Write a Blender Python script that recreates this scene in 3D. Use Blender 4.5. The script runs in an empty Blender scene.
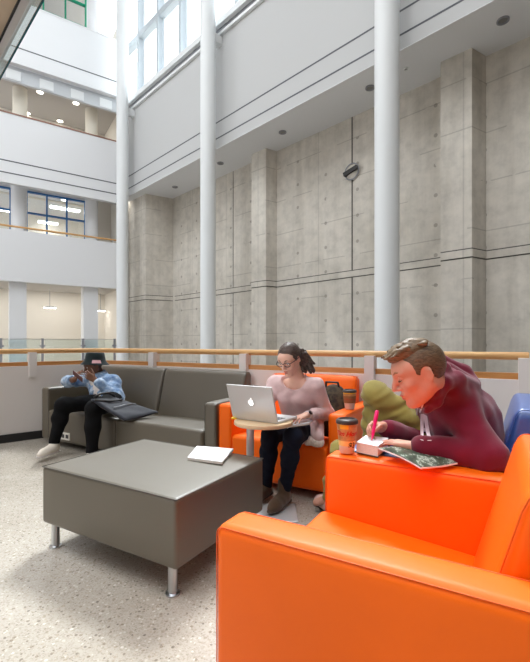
import bpy, bmesh, math, random
import numpy as np
from mathutils import Vector, Matrix
from mathutils.bvhtree import BVHTree

random.seed(7)
PI = math.pi
SC = bpy.context.scene
COL = SC.collection

# ------------------------------------------------------------------ camera
F = 410.0            # focal length in pixels of the 530 x 662 frame
HOR = 343.0          # image row of the horizon
EYE = 1.17           # camera height
cam_d = bpy.data.cameras.new('camera')
cam_d.sensor_width = 36.0
cam_d.lens = F / 662.0 * 36.0
cam_d.shift_y = (HOR - 331.0) / 662.0
cam_d.clip_start = 0.05
cam_d.clip_end = 400
cam = bpy.data.objects.new('camera', cam_d)
cam.location = (0, 0, EYE)
cam.rotation_euler = (PI / 2, 0, 0)
COL.objects.link(cam)
SC.camera = cam


def at(px, py, Y):
    return Vector(((px - 265.0) / F * Y, Y, EYE - (py - HOR) / F * Y))


def onz(px, py, z):
    return at(px, py, F * (EYE - z) / (py - HOR))


def onplane(px, py, o, n):
    d = Vector(((px - 265.0) / F, 1.0, -(py - HOR) / F))
    e = Vector((0, 0, EYE))
    o = Vector(o); n = Vector(n)
    return e + d * ((o - e).dot(n) / d.dot(n))


C30, S30 = math.cos(math.radians(30)), math.sin(math.radians(30))
U = Vector((C30, -S30, 0)); V = Vector((S30, C30, 0)); ZZ = Vector((0, 0, 1))


def W(u, v, z=0.0):
    """furniture grid (u along the back rail, v away from the camera) to world"""
    return U * u + V * v + ZZ * z


ROT_F = math.radians(-30)      # furniture that faces the camera
ROT_L = math.radians(-120)     # furniture that faces left

# ------------------------------------------------------------------ materials


def principled(name, col, rough=0.5, metal=0.0, spec=0.5, bump=None, var=None, emis=None, trans=0.0, ior=1.45,
               sheen=0.0, coat=0.0):
    m = bpy.data.materials.new(name)
    m.use_nodes = True
    nt = m.node_tree
    b = nt.nodes['Principled BSDF']
    b.inputs['Base Color'].default_value = (*col, 1)
    b.inputs['Roughness'].default_value = rough
    b.inputs['Metallic'].default_value = metal
    b.inputs['Specular IOR Level'].default_value = spec
    b.inputs['IOR'].default_value = ior
    b.inputs['Transmission Weight'].default_value = trans
    b.inputs['Sheen Weight'].default_value = sheen
    b.inputs['Coat Weight'].default_value = coat
    if emis:
        b.inputs['Emission Color'].default_value = (*emis[0], 1)
        b.inputs['Emission Strength'].default_value = emis[1]
    tc = nt.nodes.new('ShaderNodeTexCoord')
    if var:                       # (scale, amount, detail)
        n = nt.nodes.new('ShaderNodeTexNoise')
        n.inputs['Scale'].default_value = var[0]
        n.inputs['Detail'].default_value = var[2] if len(var) > 2 else 3
        nt.links.new(tc.outputs['Object'], n.inputs['Vector'])
        r = nt.nodes.new('ShaderNodeValToRGB')
        a = var[1]
        r.color_ramp.elements[0].position = 0.3
        r.color_ramp.elements[1].position = 0.7
        r.color_ramp.elements[0].color = (*[c * (1 - a) for c in col], 1)
        r.color_ramp.elements[1].color = (*[min(1, c * (1 + a)) for c in col], 1)
        nt.links.new(n.outputs['Fac'], r.inputs['Fac'])
        nt.links.new(r.outputs['Color'], b.inputs['Base Color'])
    if bump:                      # (scale, strength, distance)
        n = nt.nodes.new('ShaderNodeTexNoise')
        n.inputs['Scale'].default_value = bump[0]
        n.inputs['Detail'].default_value = 4
        nt.links.new(tc.outputs['Object'], n.inputs['Vector'])
        bp = nt.nodes.new('ShaderNodeBump')
        bp.inputs['Strength'].default_value = bump[1]
        bp.inputs['Distance'].default_value = bump[2]
        nt.links.new(n.outputs['Fac'], bp.inputs['Height'])
        nt.links.new(bp.outputs['Normal'], b.inputs['Normal'])
    return m


def srgb(r, g, b):
    def f(c):
        c /= 255.0
        return c / 12.92 if c <= 0.04045 else ((c + 0.055) / 1.055) ** 2.4
    return (f(r), f(g), f(b))


class NT:
    """small node-tree builder"""
    def __init__(s, m):
        s.nt = m.node_tree

    def new(s, t, **kw):
        n = s.nt.nodes.new(t)
        for k, v in kw.items():
            if k in ('operation', 'blend_type', 'data_type', 'feature', 'distance', 'wave_type', 'bands_direction', 'noise_dimensions', 'clamp', 'voronoi_dimensions'):
                setattr(n, k, v)
        return n

    def link(s, a, b):
        s.nt.links.new(a, b)

    def math(s, op, a, b=None, c=None, clamp=False):
        n = s.nt.nodes.new('ShaderNodeMath')
        n.operation = op
        n.use_clamp = clamp
        for i, x in enumerate((a, b, c)):
            if x is None:
                continue
            if isinstance(x, (int, float)):
                n.inputs[i].default_value = x
            else:
                s.link(x, n.inputs[i])
        return n.outputs[0]

    def mix(s, fac, a, b, mode='MIX'):
        n = s.nt.nodes.new('ShaderNodeMix')
        n.data_type = 'RGBA'
        n.blend_type = mode
        for sock, x in ((n.inputs[0], fac), (n.inputs[6], a), (n.inputs[7], b)):
            if isinstance(x, (int, float)):
                sock.default_value = x
            elif isinstance(x, tuple):
                sock.default_value = (*x, 1) if len(x) == 3 else x
            else:
                s.link(x, sock)
        return n.outputs[2]

    def noise(s, vec, scale, detail=3, rough=0.5):
        n = s.nt.nodes.new('ShaderNodeTexNoise')
        n.inputs['Scale'].default_value = scale
        n.inputs['Detail'].default_value = detail
        n.inputs['Roughness'].default_value = rough
        s.link(vec, n.inputs['Vector'])
        return n.outputs['Fac']

    def ramp(s, fac, stops):
        r = s.nt.nodes.new('ShaderNodeValToRGB')
        el = r.color_ramp.elements
        while len(el) < len(stops):
            el.new(0.5)
        for e, (p, c) in zip(el, stops):
            e.position = p
            e.color = (*c, 1) if len(c) == 3 else c
        s.link(fac, r.inputs['Fac'])
        return r.outputs['Color']


def concrete_material(holes=True):
    m = principled('board_formed_concrete' if holes else 'plain_cast_concrete', (0.4, 0.39, 0.37), 0.85, spec=0.25)
    t = NT(m)
    b = t.nt.nodes['Principled BSDF']
    tc = t.new('ShaderNodeTexCoord')
    ob = tc.outputs['Object']
    sep = t.new('ShaderNodeSeparateXYZ'); t.link(ob, sep.inputs[0])
    x, z = sep.outputs['X'], sep.outputs['Z']
    n1 = t.noise(ob, 0.35, 5, 0.6)
    n2 = t.noise(ob, 3.0, 8, 0.65)
    base = t.ramp(n1, [(0.3, srgb(190, 184, 173)), (0.55, srgb(209, 203, 193)), (0.75, srgb(222, 217, 207))])
    mott = t.ramp(n2, [(0.3, (0.82, 0.82, 0.82)), (0.5, (0.97, 0.97, 0.97)), (0.72, (1.08, 1.07, 1.06))])
    col = t.mix(1.0, base, mott, 'MULTIPLY')
    # streaks running down
    mp = t.new('ShaderNodeMapping'); mp.inputs['Scale'].default_value = (1.6, 1.6, 0.12); t.link(ob, mp.inputs['Vector'])
    n3 = t.noise(mp.outputs[0], 1.5, 6, 0.6)
    st = t.ramp(n3, [(0.35, (0.80, 0.79, 0.77)), (0.55, (1, 1, 1))])
    col = t.mix(0.6, col, st, 'MULTIPLY')
    # pour lines (thin, broken)
    zf = t.math('FRACT', t.math('DIVIDE', t.math('ADD', z, 0.31), 1.22))
    ln = t.math('LESS_THAN', t.math('ABSOLUTE', t.math('SUBTRACT', zf, 0.5)), 0.013)
    ln = t.math('MULTIPLY', ln, t.math('GREATER_THAN', t.noise(ob, 0.9, 4), 0.47))
    xf = t.math('FRACT', t.math('DIVIDE', x, 2.44))
    lx = t.math('LESS_THAN', t.math('ABSOLUTE', t.math('SUBTRACT', xf, 0.5)), 0.007)
    lx = t.math('MULTIPLY', lx, 0.7)
    col = t.mix(t.math('MULTIPLY', t.math('MAXIMUM', ln, lx), 0.3), col, srgb(105, 100, 92))
    # tie holes, on an irregularly filled grid
    hx = t.math('SUBTRACT', t.math('FRACT', t.math('DIVIDE', x, 1.22)), 0.25)
    hz = t.math('SUBTRACT', t.math('FRACT', t.math('DIVIDE', t.math('ADD', z, 0.1), 0.81)), 0.5)
    dx = t.math('MULTIPLY', hx, 1.22); dz = t.math('MULTIPLY', hz, 0.81)
    r = t.math('SQRT', t.math('ADD', t.math('MULTIPLY', dx, dx), t.math('MULTIPLY', dz, dz)))
    hole = t.math('LESS_THAN', r, 0.055)
    hole = t.math('MULTIPLY', hole, t.math('GREATER_THAN', t.noise(ob, 1.1, 2), 0.40))
    if holes:
        col = t.mix(t.math('MULTIPLY', hole, 0.45), col, srgb(96, 90, 82))
    t.link(col, b.inputs['Base Color'])
    bp = t.new('ShaderNodeBump'); bp.inputs['Strength'].default_value = 0.35; bp.inputs['Distance'].default_value = 0.02
    t.link(n2, bp.inputs['Height']); t.link(bp.outputs[0], b.inputs['Normal'])
    return m


def floor_material():
    m = principled('polished_concrete_floor', (0.5, 0.48, 0.45), 0.25, spec=0.5)
    t = NT(m)
    b = t.nt.nodes['Principled BSDF']
    tc = t.new('ShaderNodeTexCoord'); ob = tc.outputs['Object']
    n1 = t.noise(ob, 1.1, 4, 0.55)
    base = t.ramp(n1, [(0.3, srgb(164, 156, 143)), (0.7, srgb(187, 180, 170))])
    v = t.new('ShaderNodeTexVoronoi'); v.inputs['Scale'].default_value = 62; t.link(ob, v.inputs['Vector'])
    sepc = t.new('ShaderNodeSeparateColor'); t.link(v.outputs['Color'], sepc.inputs[0])
    d = v.outputs['Distance']
    chip = t.math('LESS_THAN', d, t.math('MULTIPLY_ADD', sepc.outputs[1], 0.35, 0.12))
    tone = t.ramp(sepc.outputs[0], [(0.0, srgb(70, 60, 50)), (0.24, srgb(120, 103, 82)), (0.42, srgb(165, 152, 135)), (0.7, srgb(186, 178, 166)), (1.0, srgb(226, 221, 212))])
    col = t.mix(t.math('MULTIPLY', chip, 0.55), base, tone)
    v2 = t.new('ShaderNodeTexVoronoi'); v2.inputs['Scale'].default_value = 170; t.link(ob, v2.inputs['Vector'])
    sep2 = t.new('ShaderNodeSeparateColor'); t.link(v2.outputs['Color'], sep2.inputs[0])
    tone2 = t.ramp(sep2.outputs[0], [(0.0, (0.62, 0.58, 0.52)), (0.35, (0.95, 0.94, 0.93)), (1.0, (1.1, 1.1, 1.1))])
    col = t.mix(0.6, col, tone2, 'MULTIPLY')
    t.link(col, b.inputs['Base Color'])
    rn = t.noise(ob, 6, 3)
    t.link(t.math('MULTIPLY_ADD', rn, 0.14, 0.13), b.inputs['Roughness'])
    return m


def leather(name, c, rough=0.42, spec=0.9, cior=1.45):
    m = principled(name, c, rough, spec=spec, bump=(420, 0.06, 0.001), var=(2.2, 0.05, 3), coat=1.0)
    m.node_tree.nodes['Principled BSDF'].inputs['Coat IOR'].default_value = cior
    m.node_tree.nodes['Principled BSDF'].inputs['Sheen Weight'].default_value = 0.0
    m.node_tree.nodes['Principled BSDF'].inputs['Sheen Roughness'].default_value = 0.28
    m.node_tree.nodes['Principled BSDF'].inputs['Sheen Tint'].default_value = (0.85, 0.95, 1.0, 1)
    m.node_tree.nodes['Principled BSDF'].inputs['Coat Roughness'].default_value = 0.48
    return m


def wood(name, c1, c2, scale=3.0, rough=0.4):
    m = principled(name, c1, rough)
    t = NT(m)
    b = t.nt.nodes['Principled BSDF']
    tc = t.new('ShaderNodeTexCoord')
    mp = t.new('ShaderNodeMapping'); mp.inputs['Scale'].default_value = (1.0, 1.0, 14.0)
    t.link(tc.outputs['Object'], mp.inputs['Vector'])
    n = t.noise(mp.outputs[0], scale, 5, 0.6)
    t.link(t.ramp(n, [(0.3, c1), (0.7, c2)]), b.inputs['Base Color'])
    return m


def fabric(name, c, amount=0.12, scale=30, rough=0.9, bump=0.3, sheen=0.2):
    return principled(name, c, rough, spec=0.2, var=(scale, amount, 5), bump=(260, bump, 0.002), sheen=sheen)


M = {}
M['concrete'] = concrete_material()
M['concrete_plain'] = concrete_material(False)
M['floor'] = floor_material()
M['white'] = principled('white_painted_wall', srgb(229, 230, 232), 0.7, spec=0.3, bump=(40, 0.05, 0.002))
M['white_shaded'] = principled('shaded_white_upper_wall', srgb(195, 196, 196), 0.7, spec=0.3, bump=(40, 0.05, 0.002))  # white paint greyed: the weaker light on the upper wall is put into the colour
M['frame_paint'] = principled('pale_grey_frame_paint', srgb(188, 196, 202), 0.4)
M['white_warm'] = principled('warm_white_parapet_paint', srgb(226, 219, 215), 0.6, spec=0.3, bump=(40, 0.05, 0.002))
M['white_steel'] = principled('white_painted_steel', srgb(228, 231, 232), 0.35, spec=0.4)
M['soffit'] = principled('white_soffit_paint', srgb(226, 227, 229), 0.8, spec=0.2)
M['groove'] = principled('shadow_reveal', srgb(96, 98, 104), 0.8)
M['joint_and_shadow_line'] = principled('dark_joint_and_shadow_line', srgb(92, 90, 84), 0.8)
M['oak'] = wood('oak_rail', srgb(196, 148, 92), srgb(216, 172, 116), 2.5)
M['oak_dark'] = wood('oak_rail_face', srgb(176, 118, 62), srgb(200, 142, 84), 2.5)
M['oak_light'] = wood('pale_oak_table', srgb(214, 180, 138), srgb(226, 198, 160), 4)
M['steel'] = principled('brushed_steel', srgb(200, 202, 205), 0.28, metal=1.0)
M['alu'] = principled('silver_aluminium', srgb(214, 214, 214), 0.4, metal=0.35, spec=0.5)
M['grey_leather'] = leather('grey_vinyl', srgb(82, 72, 54), 0.5)
M['grey_seam'] = principled('grey_seam', srgb(92, 88, 82), 0.5)
M['orange'] = leather('orange_vinyl', srgb(248, 104, 0), 0.5, 0.05, 1.33)
M['orange_seam'] = principled('orange_seam', srgb(226, 92, 8), 0.5)
M['blue'] = leather('blue_vinyl', srgb(38, 78, 150), 0.40)
M['black'] = principled('black_rubber', srgb(38, 37, 38), 0.5)
M['dark_base'] = principled('dark_plinth', srgb(45, 42, 40), 0.6)
M['paper'] = principled('white_paper', srgb(240, 240, 242), 0.7, spec=0.2)
M['paper_edge'] = principled('page_edges', srgb(226, 222, 214), 0.8, spec=0.2, var=(300, 0.1, 2))
M['plastic_dark'] = principled('dark_plastic', srgb(52, 50, 50), 0.4)
M['glass'] = principled('clear_glass', (0.93, 0.97, 0.96), 0.02, trans=1.0, ior=1.1, spec=0.4)
M['teal_glass'] = principled('teal_tinted_glass', (0.72, 0.90, 0.90), 0.03, trans=1.0, ior=1.12, spec=0.4)
M['glass_edge'] = principled('dark_teal_glass_edge', srgb(38, 84, 92), 0.2)
M['lamp'] = principled('lit_lamp_diffuser', (1, 0.95, 0.85), 0.5, emis=((1, 0.93, 0.8), 6.0))
M['tube'] = principled('lit_fluorescent', (1, 1, 1), 0.5, emis=((1, 0.97, 0.9), 9.0))
M['blue_frame'] = principled('blue_window_frame', srgb(34, 108, 176), 0.4)
M['green_frame'] = principled('green_window_frame', srgb(20, 146, 112), 0.4)
M['cream'] = principled('cream_wall', srgb(226, 221, 212), 0.75, spec=0.2)
M['cream_col'] = principled('cream_column', srgb(226, 221, 208), 0.6, spec=0.3)
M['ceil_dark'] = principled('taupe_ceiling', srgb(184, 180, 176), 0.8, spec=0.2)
M['beige_soffit'] = principled('beige_soffit_panel', srgb(206, 184, 160), 0.7, var=(2.0, 0.08, 3))
M['bulkhead'] = principled('pale_grey_panel', srgb(198, 202, 206), 0.6)
M['lens'] = principled('grey_lamp_lens', srgb(128, 126, 124), 0.4)
M['light_trim'] = principled('pale_metal_trim', srgb(206, 208, 212), 0.5)
M['grey_trim'] = principled('grey_metal_trim', srgb(150, 152, 158), 0.45, metal=0.3)
M['floor_dark'] = principled('lower_floor_tile', srgb(150, 146, 140), 0.5)
M['red_cap'] = principled('red_brown_cap', srgb(150, 112, 98), 0.5)

# ------------------------------------------------------------------ object helpers


def link(name, me, m=None, parent=None, loc=None, rotz=None):
    o = bpy.data.objects.new(name, me)
    COL.objects.link(o)
    if m is not None:
        me.materials.append(m)
    if parent is not None:
        o.parent = parent
    if loc is not None:
        o.location = loc
    if rotz is not None:
        o.rotation_euler = (0, 0, rotz)
    return o


def build(name, bm, m=None, parent=None, loc=None, rotz=None, smooth=None):
    me = bpy.data.meshes.new(name)
    bmesh.ops.recalc_face_normals(bm, faces=bm.faces)
    bm.to_mesh(me); bm.free()
    if smooth is not None:
        me.polygons.foreach_set('use_smooth', [True] * len(me.polygons))
        if smooth < 179:
            me.set_sharp_from_angle(angle=math.radians(smooth))
    return link(name, me, m, parent, loc, rotz)


def thing(name, label, cat, loc=(0, 0, 0), rotz=0.0, group=None):
    o = bpy.data.objects.new(name, None)
    o.empty_display_size = 0.1
    COL.objects.link(o)
    o.location = loc; o.rotation_euler = (0, 0, rotz)
    return tag(o, label, cat, group)


def tag(o, label, cat, group=None):
    o['label'] = label; o['category'] = cat
    if group:
        o['group'] = group
    return o


def struct(o, label=None):
    o['kind'] = 'structure'
    if label:
        o['label'] = label
    return o


def box(bm, x0, x1, y0, y1, z0, z1):
    vs = [bm.verts.new((x, y, z)) for z in (z0, z1) for y in (y0, y1) for x in (x0, x1)]
    for f in ((0, 2, 3, 1), (4, 5, 7, 6), (0, 1, 5, 4), (2, 6, 7, 3), (0, 4, 6, 2), (1, 3, 7, 5)):
        bm.faces.new([vs[i] for i in f])


def bxm(*a):
    bm = bmesh.new(); box(bm, *a); return bm


def prism(bm, pts, z0, z1):
    """vertical prism over a plan polygon"""
    lo = [bm.verts.new((p[0], p[1], z0)) for p in pts]
    hi = [bm.verts.new((p[0], p[1], z1)) for p in pts]
    n = len(pts)
    bm.faces.new(lo); bm.faces.new(hi)
    for i in range(n):
        bm.faces.new((lo[i], lo[(i + 1) % n], hi[(i + 1) % n], hi[i]))


def lathe(bm, prof, seg=32, c=(0, 0, 0), close=True):
    rings = []
    for r, z in prof:
        rings.append([bm.verts.new((c[0] + r * math.cos(2 * PI * i / seg), c[1] + r * math.sin(2 * PI * i / seg), c[2] + z)) for i in range(seg)])
    for a, b in zip(rings, rings[1:]):
        for i in range(seg):
            j = (i + 1) % seg
            bm.faces.new((a[i], a[j], b[j], b[i]))
    if close:
        bm.faces.new(rings[0]); bm.faces.new(rings[-1])


def tube(bm, pts, r, seg=10, cap=True):
    pts = [Vector(p) for p in pts]
    rs = r if isinstance(r, (list, tuple)) else [r] * len(pts)
    rings = []
    up = None
    for i, p in enumerate(pts):
        if i == 0:
            d = pts[1] - pts[0]
        elif i == len(pts) - 1:
            d = pts[-1] - pts[-2]
        else:
            d = (pts[i + 1] - p).normalized() + (p - pts[i - 1]).normalized()
        d.normalize()
        if up is None:
            up = Vector((0, 0, 1)) if abs(d.z) < 0.9 else Vector((1, 0, 0))
        a = d.cross(up).normalized(); b = a.cross(d).normalized(); up = b
        rings.append([bm.verts.new(p + (a * math.cos(2 * PI * k / seg) + b * math.sin(2 * PI * k / seg)) * rs[i]) for k in range(seg)])
    for A, B in zip(rings, rings[1:]):
        for k in range(seg):
            bm.faces.new((A[k], A[(k + 1) % seg], B[(k + 1) % seg], B[k]))
    if cap:
        bm.faces.new(rings[0]); bm.faces.new(rings[-1])


def soft_box(bm, size, r, puff=(0, 0, 0), c=(0, 0, 0), n=6, warp=None):
    """rounded, slightly padded upholstered block"""
    def coords(s):
        h = s / 2; rr = min(r, h * 0.98); inn = h - rr
        e = [inn + rr * math.tan(math.radians(a)) for a in (45, 34, 22.5, 11)]
        mid = [inn - 2 * inn * i / n for i in range(n + 1)]
        return e + mid + [-q for q in reversed(e)]
    cs = [coords(s) for s in size]
    N = [len(q) for q in cs]
    vm = {}

    def vert(i, j, k):
        key = (i, j, k)
        if key in vm:
            return vm[key]
        p = Vector((cs[0][i], cs[1][j], cs[2][k]))
        inner = Vector([max(-(s / 2 - min(r, s / 2 * 0.98)), min(s / 2 - min(r, s / 2 * 0.98), q)) for s, q in zip(size, p)])
        d = p - inner
        if d.length > 1e-9:
            p = inner + d.normalized() * r
        t = [2 * q / s for q, s in zip(p, size)]
        q = Vector(p)
        for ax in range(3):
            o1, o2 = [a for a in range(3) if a != ax]
            q[ax] += puff[ax] * t[ax] * max(0, 1 - t[o1] ** 2) * max(0, 1 - t[o2] ** 2)
        q += Vector(c)
        if warp:
            q = Vector(warp(q))
        vm[key] = bm.verts.new(q)
        return vm[key]
    for ax in range(3):
        o1, o2 = [a for a in range(3) if a != ax]
        for end in (0, N[ax] - 1):
            for a in range(N[o1] - 1):
                for b in range(N[o2] - 1):
                    q = []
                    for da, db in ((0, 0), (1, 0), (1, 1), (0, 1)):
                        idx = [0, 0, 0]; idx[ax] = end; idx[o1] = a + da; idx[o2] = b + db
                        q.append(vert(*idx))
                    bm.faces.new(q)


def text_mesh(body, size, extrude=0.0, shear=0.0, align='CENTER', offset=0.0, res=4):
    cu = bpy.data.curves.new('lettering', 'FONT')
    cu.body = body; cu.size = size; cu.extrude = extrude; cu.shear = shear
    cu.align_x = align; cu.align_y = 'CENTER'; cu.offset = offset; cu.resolution_u = res
    o = bpy.data.objects.new('lettering', cu)
    COL.objects.link(o)
    dg = bpy.context.evaluated_depsgraph_get()
    me = bpy.data.meshes.new_from_object(o.evaluated_get(dg))
    bpy.data.objects.remove(o)
    bpy.data.curves.remove(cu)
    return me


# ------------------------------------------------------------------ signed distance modelling (bodies and clothes)


class SDF:
    def __init__(s, lo, hi, h):
        s.h = h
        s.lo = np.array(lo, dtype=np.float32)
        n = np.ceil((np.array(hi) - np.array(lo)) / h).astype(int) + 1
        s.n = n
        s.V = np.full(n, 10.0, dtype=np.float32)
        s.ax = [s.lo[i] + h * np.arange(n[i], dtype=np.float32) for i in range(3)]

    def _sl(s, lo, hi, pad):
        a = np.clip(np.floor((np.array(lo) - pad - s.lo) / s.h).astype(int), 0, s.n)
        b = np.clip(np.ceil((np.array(hi) + pad - s.lo) / s.h).astype(int) + 1, 0, s.n)
        return tuple(slice(i, j) for i, j in zip(a, b))

    def _grid(s, sl):
        return (s.ax[0][sl[0]][:, None, None], s.ax[1][sl[1]][None, :, None], s.ax[2][sl[2]][None, None, :])

    def _put(s, sl, d, k, sub=False):
        R = s.V[sl]
        if R.size == 0:
            return
        if sub:
            d = -d
            if k > 0:
                h = np.clip(0.5 - 0.5 * (R - d) / k, 0, 1)
                s.V[sl] = R + (d - R) * h + k * h * (1 - h)
            else:
                s.V[sl] = np.maximum(R, d)
        else:
            if k > 0:
                h = np.clip(0.5 + 0.5 * (R - d) / k, 0, 1)
                s.V[sl] = R + (d - R) * h - k * h * (1 - h)
            else:
                s.V[sl] = np.minimum(R, d)

    def cone(s, p0, p1, r0, r1=None, k=0.0, sub=False, infl=0.0):
        r1 = r0 if r1 is None else r1
        r0 += infl; r1 += infl
        p0 = np.array(p0, dtype=np.float32); p1 = np.array(p1, dtype=np.float32)
        m = max(r0, r1)
        sl = s._sl(np.minimum(p0, p1) - m, np.maximum(p0, p1) + m, k + 3 * s.h)
        X, Y, Z = s._grid(sl)
        ba = p1 - p0; L = float(ba @ ba) + 1e-9
        t = np.clip(((X - p0[0]) * ba[0] + (Y - p0[1]) * ba[1] + (Z - p0[2]) * ba[2]) / L, 0, 1)
        d = np.sqrt((X - p0[0] - t * ba[0]) ** 2 + (Y - p0[1] - t * ba[1]) ** 2 + (Z - p0[2] - t * ba[2]) ** 2) - (r0 + (r1 - r0) * t)
        s._put(sl, d, k, sub)

    def ell(s, c, r, A=None, k=0.0, sub=False, infl=0.0):
        """A: three axes (rows) of the ellipsoid"""
        c = np.array(c, dtype=np.float32); r = np.array(r, dtype=np.float32) + infl
        A = np.eye(3, dtype=np.float32) if A is None else np.array(A, dtype=np.float32)
        m = np.sqrt(((A * r[:, None]) ** 2).sum(0))
        sl = s._sl(c - m, c + m, k + 3 * s.h)
        X, Y, Z = s._grid(sl)
        X = X - c[0]; Y = Y - c[1]; Z = Z - c[2]
        q = [(A[i][0] * X + A[i][1] * Y + A[i][2] * Z) for i in range(3)]
        k0 = np.sqrt(sum((q[i] / r[i]) ** 2 for i in range(3))) + 1e-6
        k1 = np.sqrt(sum((q[i] / r[i] ** 2) ** 2 for i in range(3))) + 1e-6
        s._put(sl, k0 * (k0 - 1) / k1, k, sub)

    def rbox(s, c, half, A=None, r=0.01, k=0.0, sub=False):
        c = np.array(c, dtype=np.float32)
        A = np.eye(3, dtype=np.float32) if A is None else np.array(A, dtype=np.float32)
        half = np.array(half, dtype=np.float32)
        m = (np.abs(A) * half[:, None]).sum(0)
        sl = s._sl(c - m, c + m, k + 3 * s.h)
        X, Y, Z = s._grid(sl)
        X = X - c[0]; Y = Y - c[1]; Z = Z - c[2]
        q = [np.abs(A[i][0] * X + A[i][1] * Y + A[i][2] * Z) - (half[i] - r) for i in range(3)]
        d = np.sqrt(sum(np.maximum(a, 0) ** 2 for a in q)) + np.minimum(np.maximum(np.maximum(q[0], q[1]), q[2]), 0) - r
        s._put(sl, d, k, sub)

    def cut(s, p, n, k=0.0):
        """remove the half space on the n side of the plane through p"""
        n = np.array(n, dtype=np.float32); n = n / np.linalg.norm(n)
        X, Y, Z = s._grid((slice(None),) * 3)
        d = -((X - p[0]) * n[0] + (Y - p[1]) * n[1] + (Z - p[2]) * n[2])
        s._put((slice(None),) * 3, d, k, True)

    def folds(s, amp, freq, seed=0, n=4, axis=None):
        rng = np.random.RandomState(seed)
        X, Y, Z = s._grid((slice(None),) * 3)
        acc = 0
        for i in range(n):
            a = rng.normal(size=3); a /= np.linalg.norm(a)
            b = rng.normal(size=3); b /= np.linalg.norm(b)
            f = freq * rng.uniform(0.7, 1.6)
            ph = rng.uniform(0, 6.28, 2)
            w = np.sin((X * b[0] + Y * b[1] + Z * b[2]) * f * 0.45 + ph[1]) * 1.4
            acc = acc + np.sin((X * a[0] + Y * a[1] + Z * a[2]) * f + ph[0] + w)
        s.V += (amp / n * acc).astype(np.float32)

    def mesh(s, name, relax=2):
        V = s.V
        sg = V < 0
        nx, ny, nz = V.shape
        cnt = np.zeros((nx - 1, ny - 1, nz - 1), dtype=np.int16)
        acc = np.zeros((nx - 1, ny - 1, nz - 1, 3), dtype=np.float32)
        corner = [(0, 0, 0), (1, 0, 0), (0, 1, 0), (1, 1, 0), (0, 0, 1), (1, 0, 1), (0, 1, 1), (1, 1, 1)]

        def sub(A, o):
            return A[o[0]:nx - 1 + o[0], o[1]:ny - 1 + o[1], o[2]:nz - 1 + o[2]]
        for i in range(8):
            for ax in range(3):
                a = corner[i]
                if a[ax] == 1:
                    continue
                b = list(a); b[ax] = 1
                va, vb = sub(V, a), sub(V, b)
                cr = sub(sg, a) != sub(sg, b)
                t = np.where(cr, va / np.where(cr, va - vb, 1), 0)
                cnt += cr
                for q in range(3):
                    acc[..., q] += np.where(cr, a[q] + (t if q == ax else 0), 0)
        act = cnt > 0
        idx = np.full(act.shape, -1, dtype=np.int64)
        ii = np.argwhere(act)
        idx[act] = np.arange(len(ii))
        P = (ii + acc[act] / cnt[act][:, None]) * s.h + s.lo
        quads = []
        for ax in range(3):
            o1, o2 = (ax + 1) % 3, (ax + 2) % 3
            a = [slice(None)] * 3; b = [slice(None)] * 3
            a[ax] = slice(0, -1); b[ax] = slice(1, None)
            A, B = sg[tuple(a)], sg[tuple(b)]
            cr = np.argwhere(A != B)
            if len(cr) == 0:
                continue
            ok = (cr[:, o1] > 0) & (cr[:, o2] > 0) & (cr[:, o1] < V.shape[o1] - 1) & (cr[:, o2] < V.shape[o2] - 1)
            cr = cr[ok]
            e1 = np.zeros(3, int); e1[o1] = 1
            e2 = np.zeros(3, int); e2[o2] = 1
            q = [idx[tuple((cr - d).T)] for d in (e1 * 0, e1, e1 + e2, e2)]
            fl = A[tuple(cr.T)]
            Q = np.stack(q, 1)
            Q[fl] = Q[fl][:, ::-1]
            quads.append(Q)
        Q = np.concatenate(quads)[:, ::-1]
        Q = Q[(Q >= 0).all(1)]
        for _ in range(relax):       # light smoothing
            S = np.zeros_like(P); c = np.zeros(len(P))
            for i in range(4):
                j = (i + 1) % 4
                np.add.at(S, Q[:, i], P[Q[:, j]]); np.add.at(c, Q[:, i], 1)
                np.add.at(S, Q[:, j], P[Q[:, i]]); np.add.at(c, Q[:, j], 1)
            P = P * 0.5 + 0.5 * S / np.maximum(c, 1)[:, None]
        me = bpy.data.meshes.new(name)
        me.vertices.add(len(P)); me.vertices.foreach_set('co', P.astype(np.float32).ravel())
        me.loops.add(len(Q) * 4); me.loops.foreach_set('vertex_index', Q.astype(np.int32).ravel())
        me.polygons.add(len(Q))
        me.polygons.foreach_set('loop_start', np.arange(0, len(Q) * 4, 4, dtype=np.int32))
        me.polygons.foreach_set('use_smooth', np.ones(len(Q), dtype=bool))
        me.update(calc_edges=True)
        me.validate()
        return me


def basis(f, up=(0, 0, 1)):
    f = Vector(f).normalized(); up = Vector(up)
    r = f.cross(up).normalized()        # the figure's right side
    u = r.cross(f).normalized()
    return f, r, u
# ================================================================== THE SETTING


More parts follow.
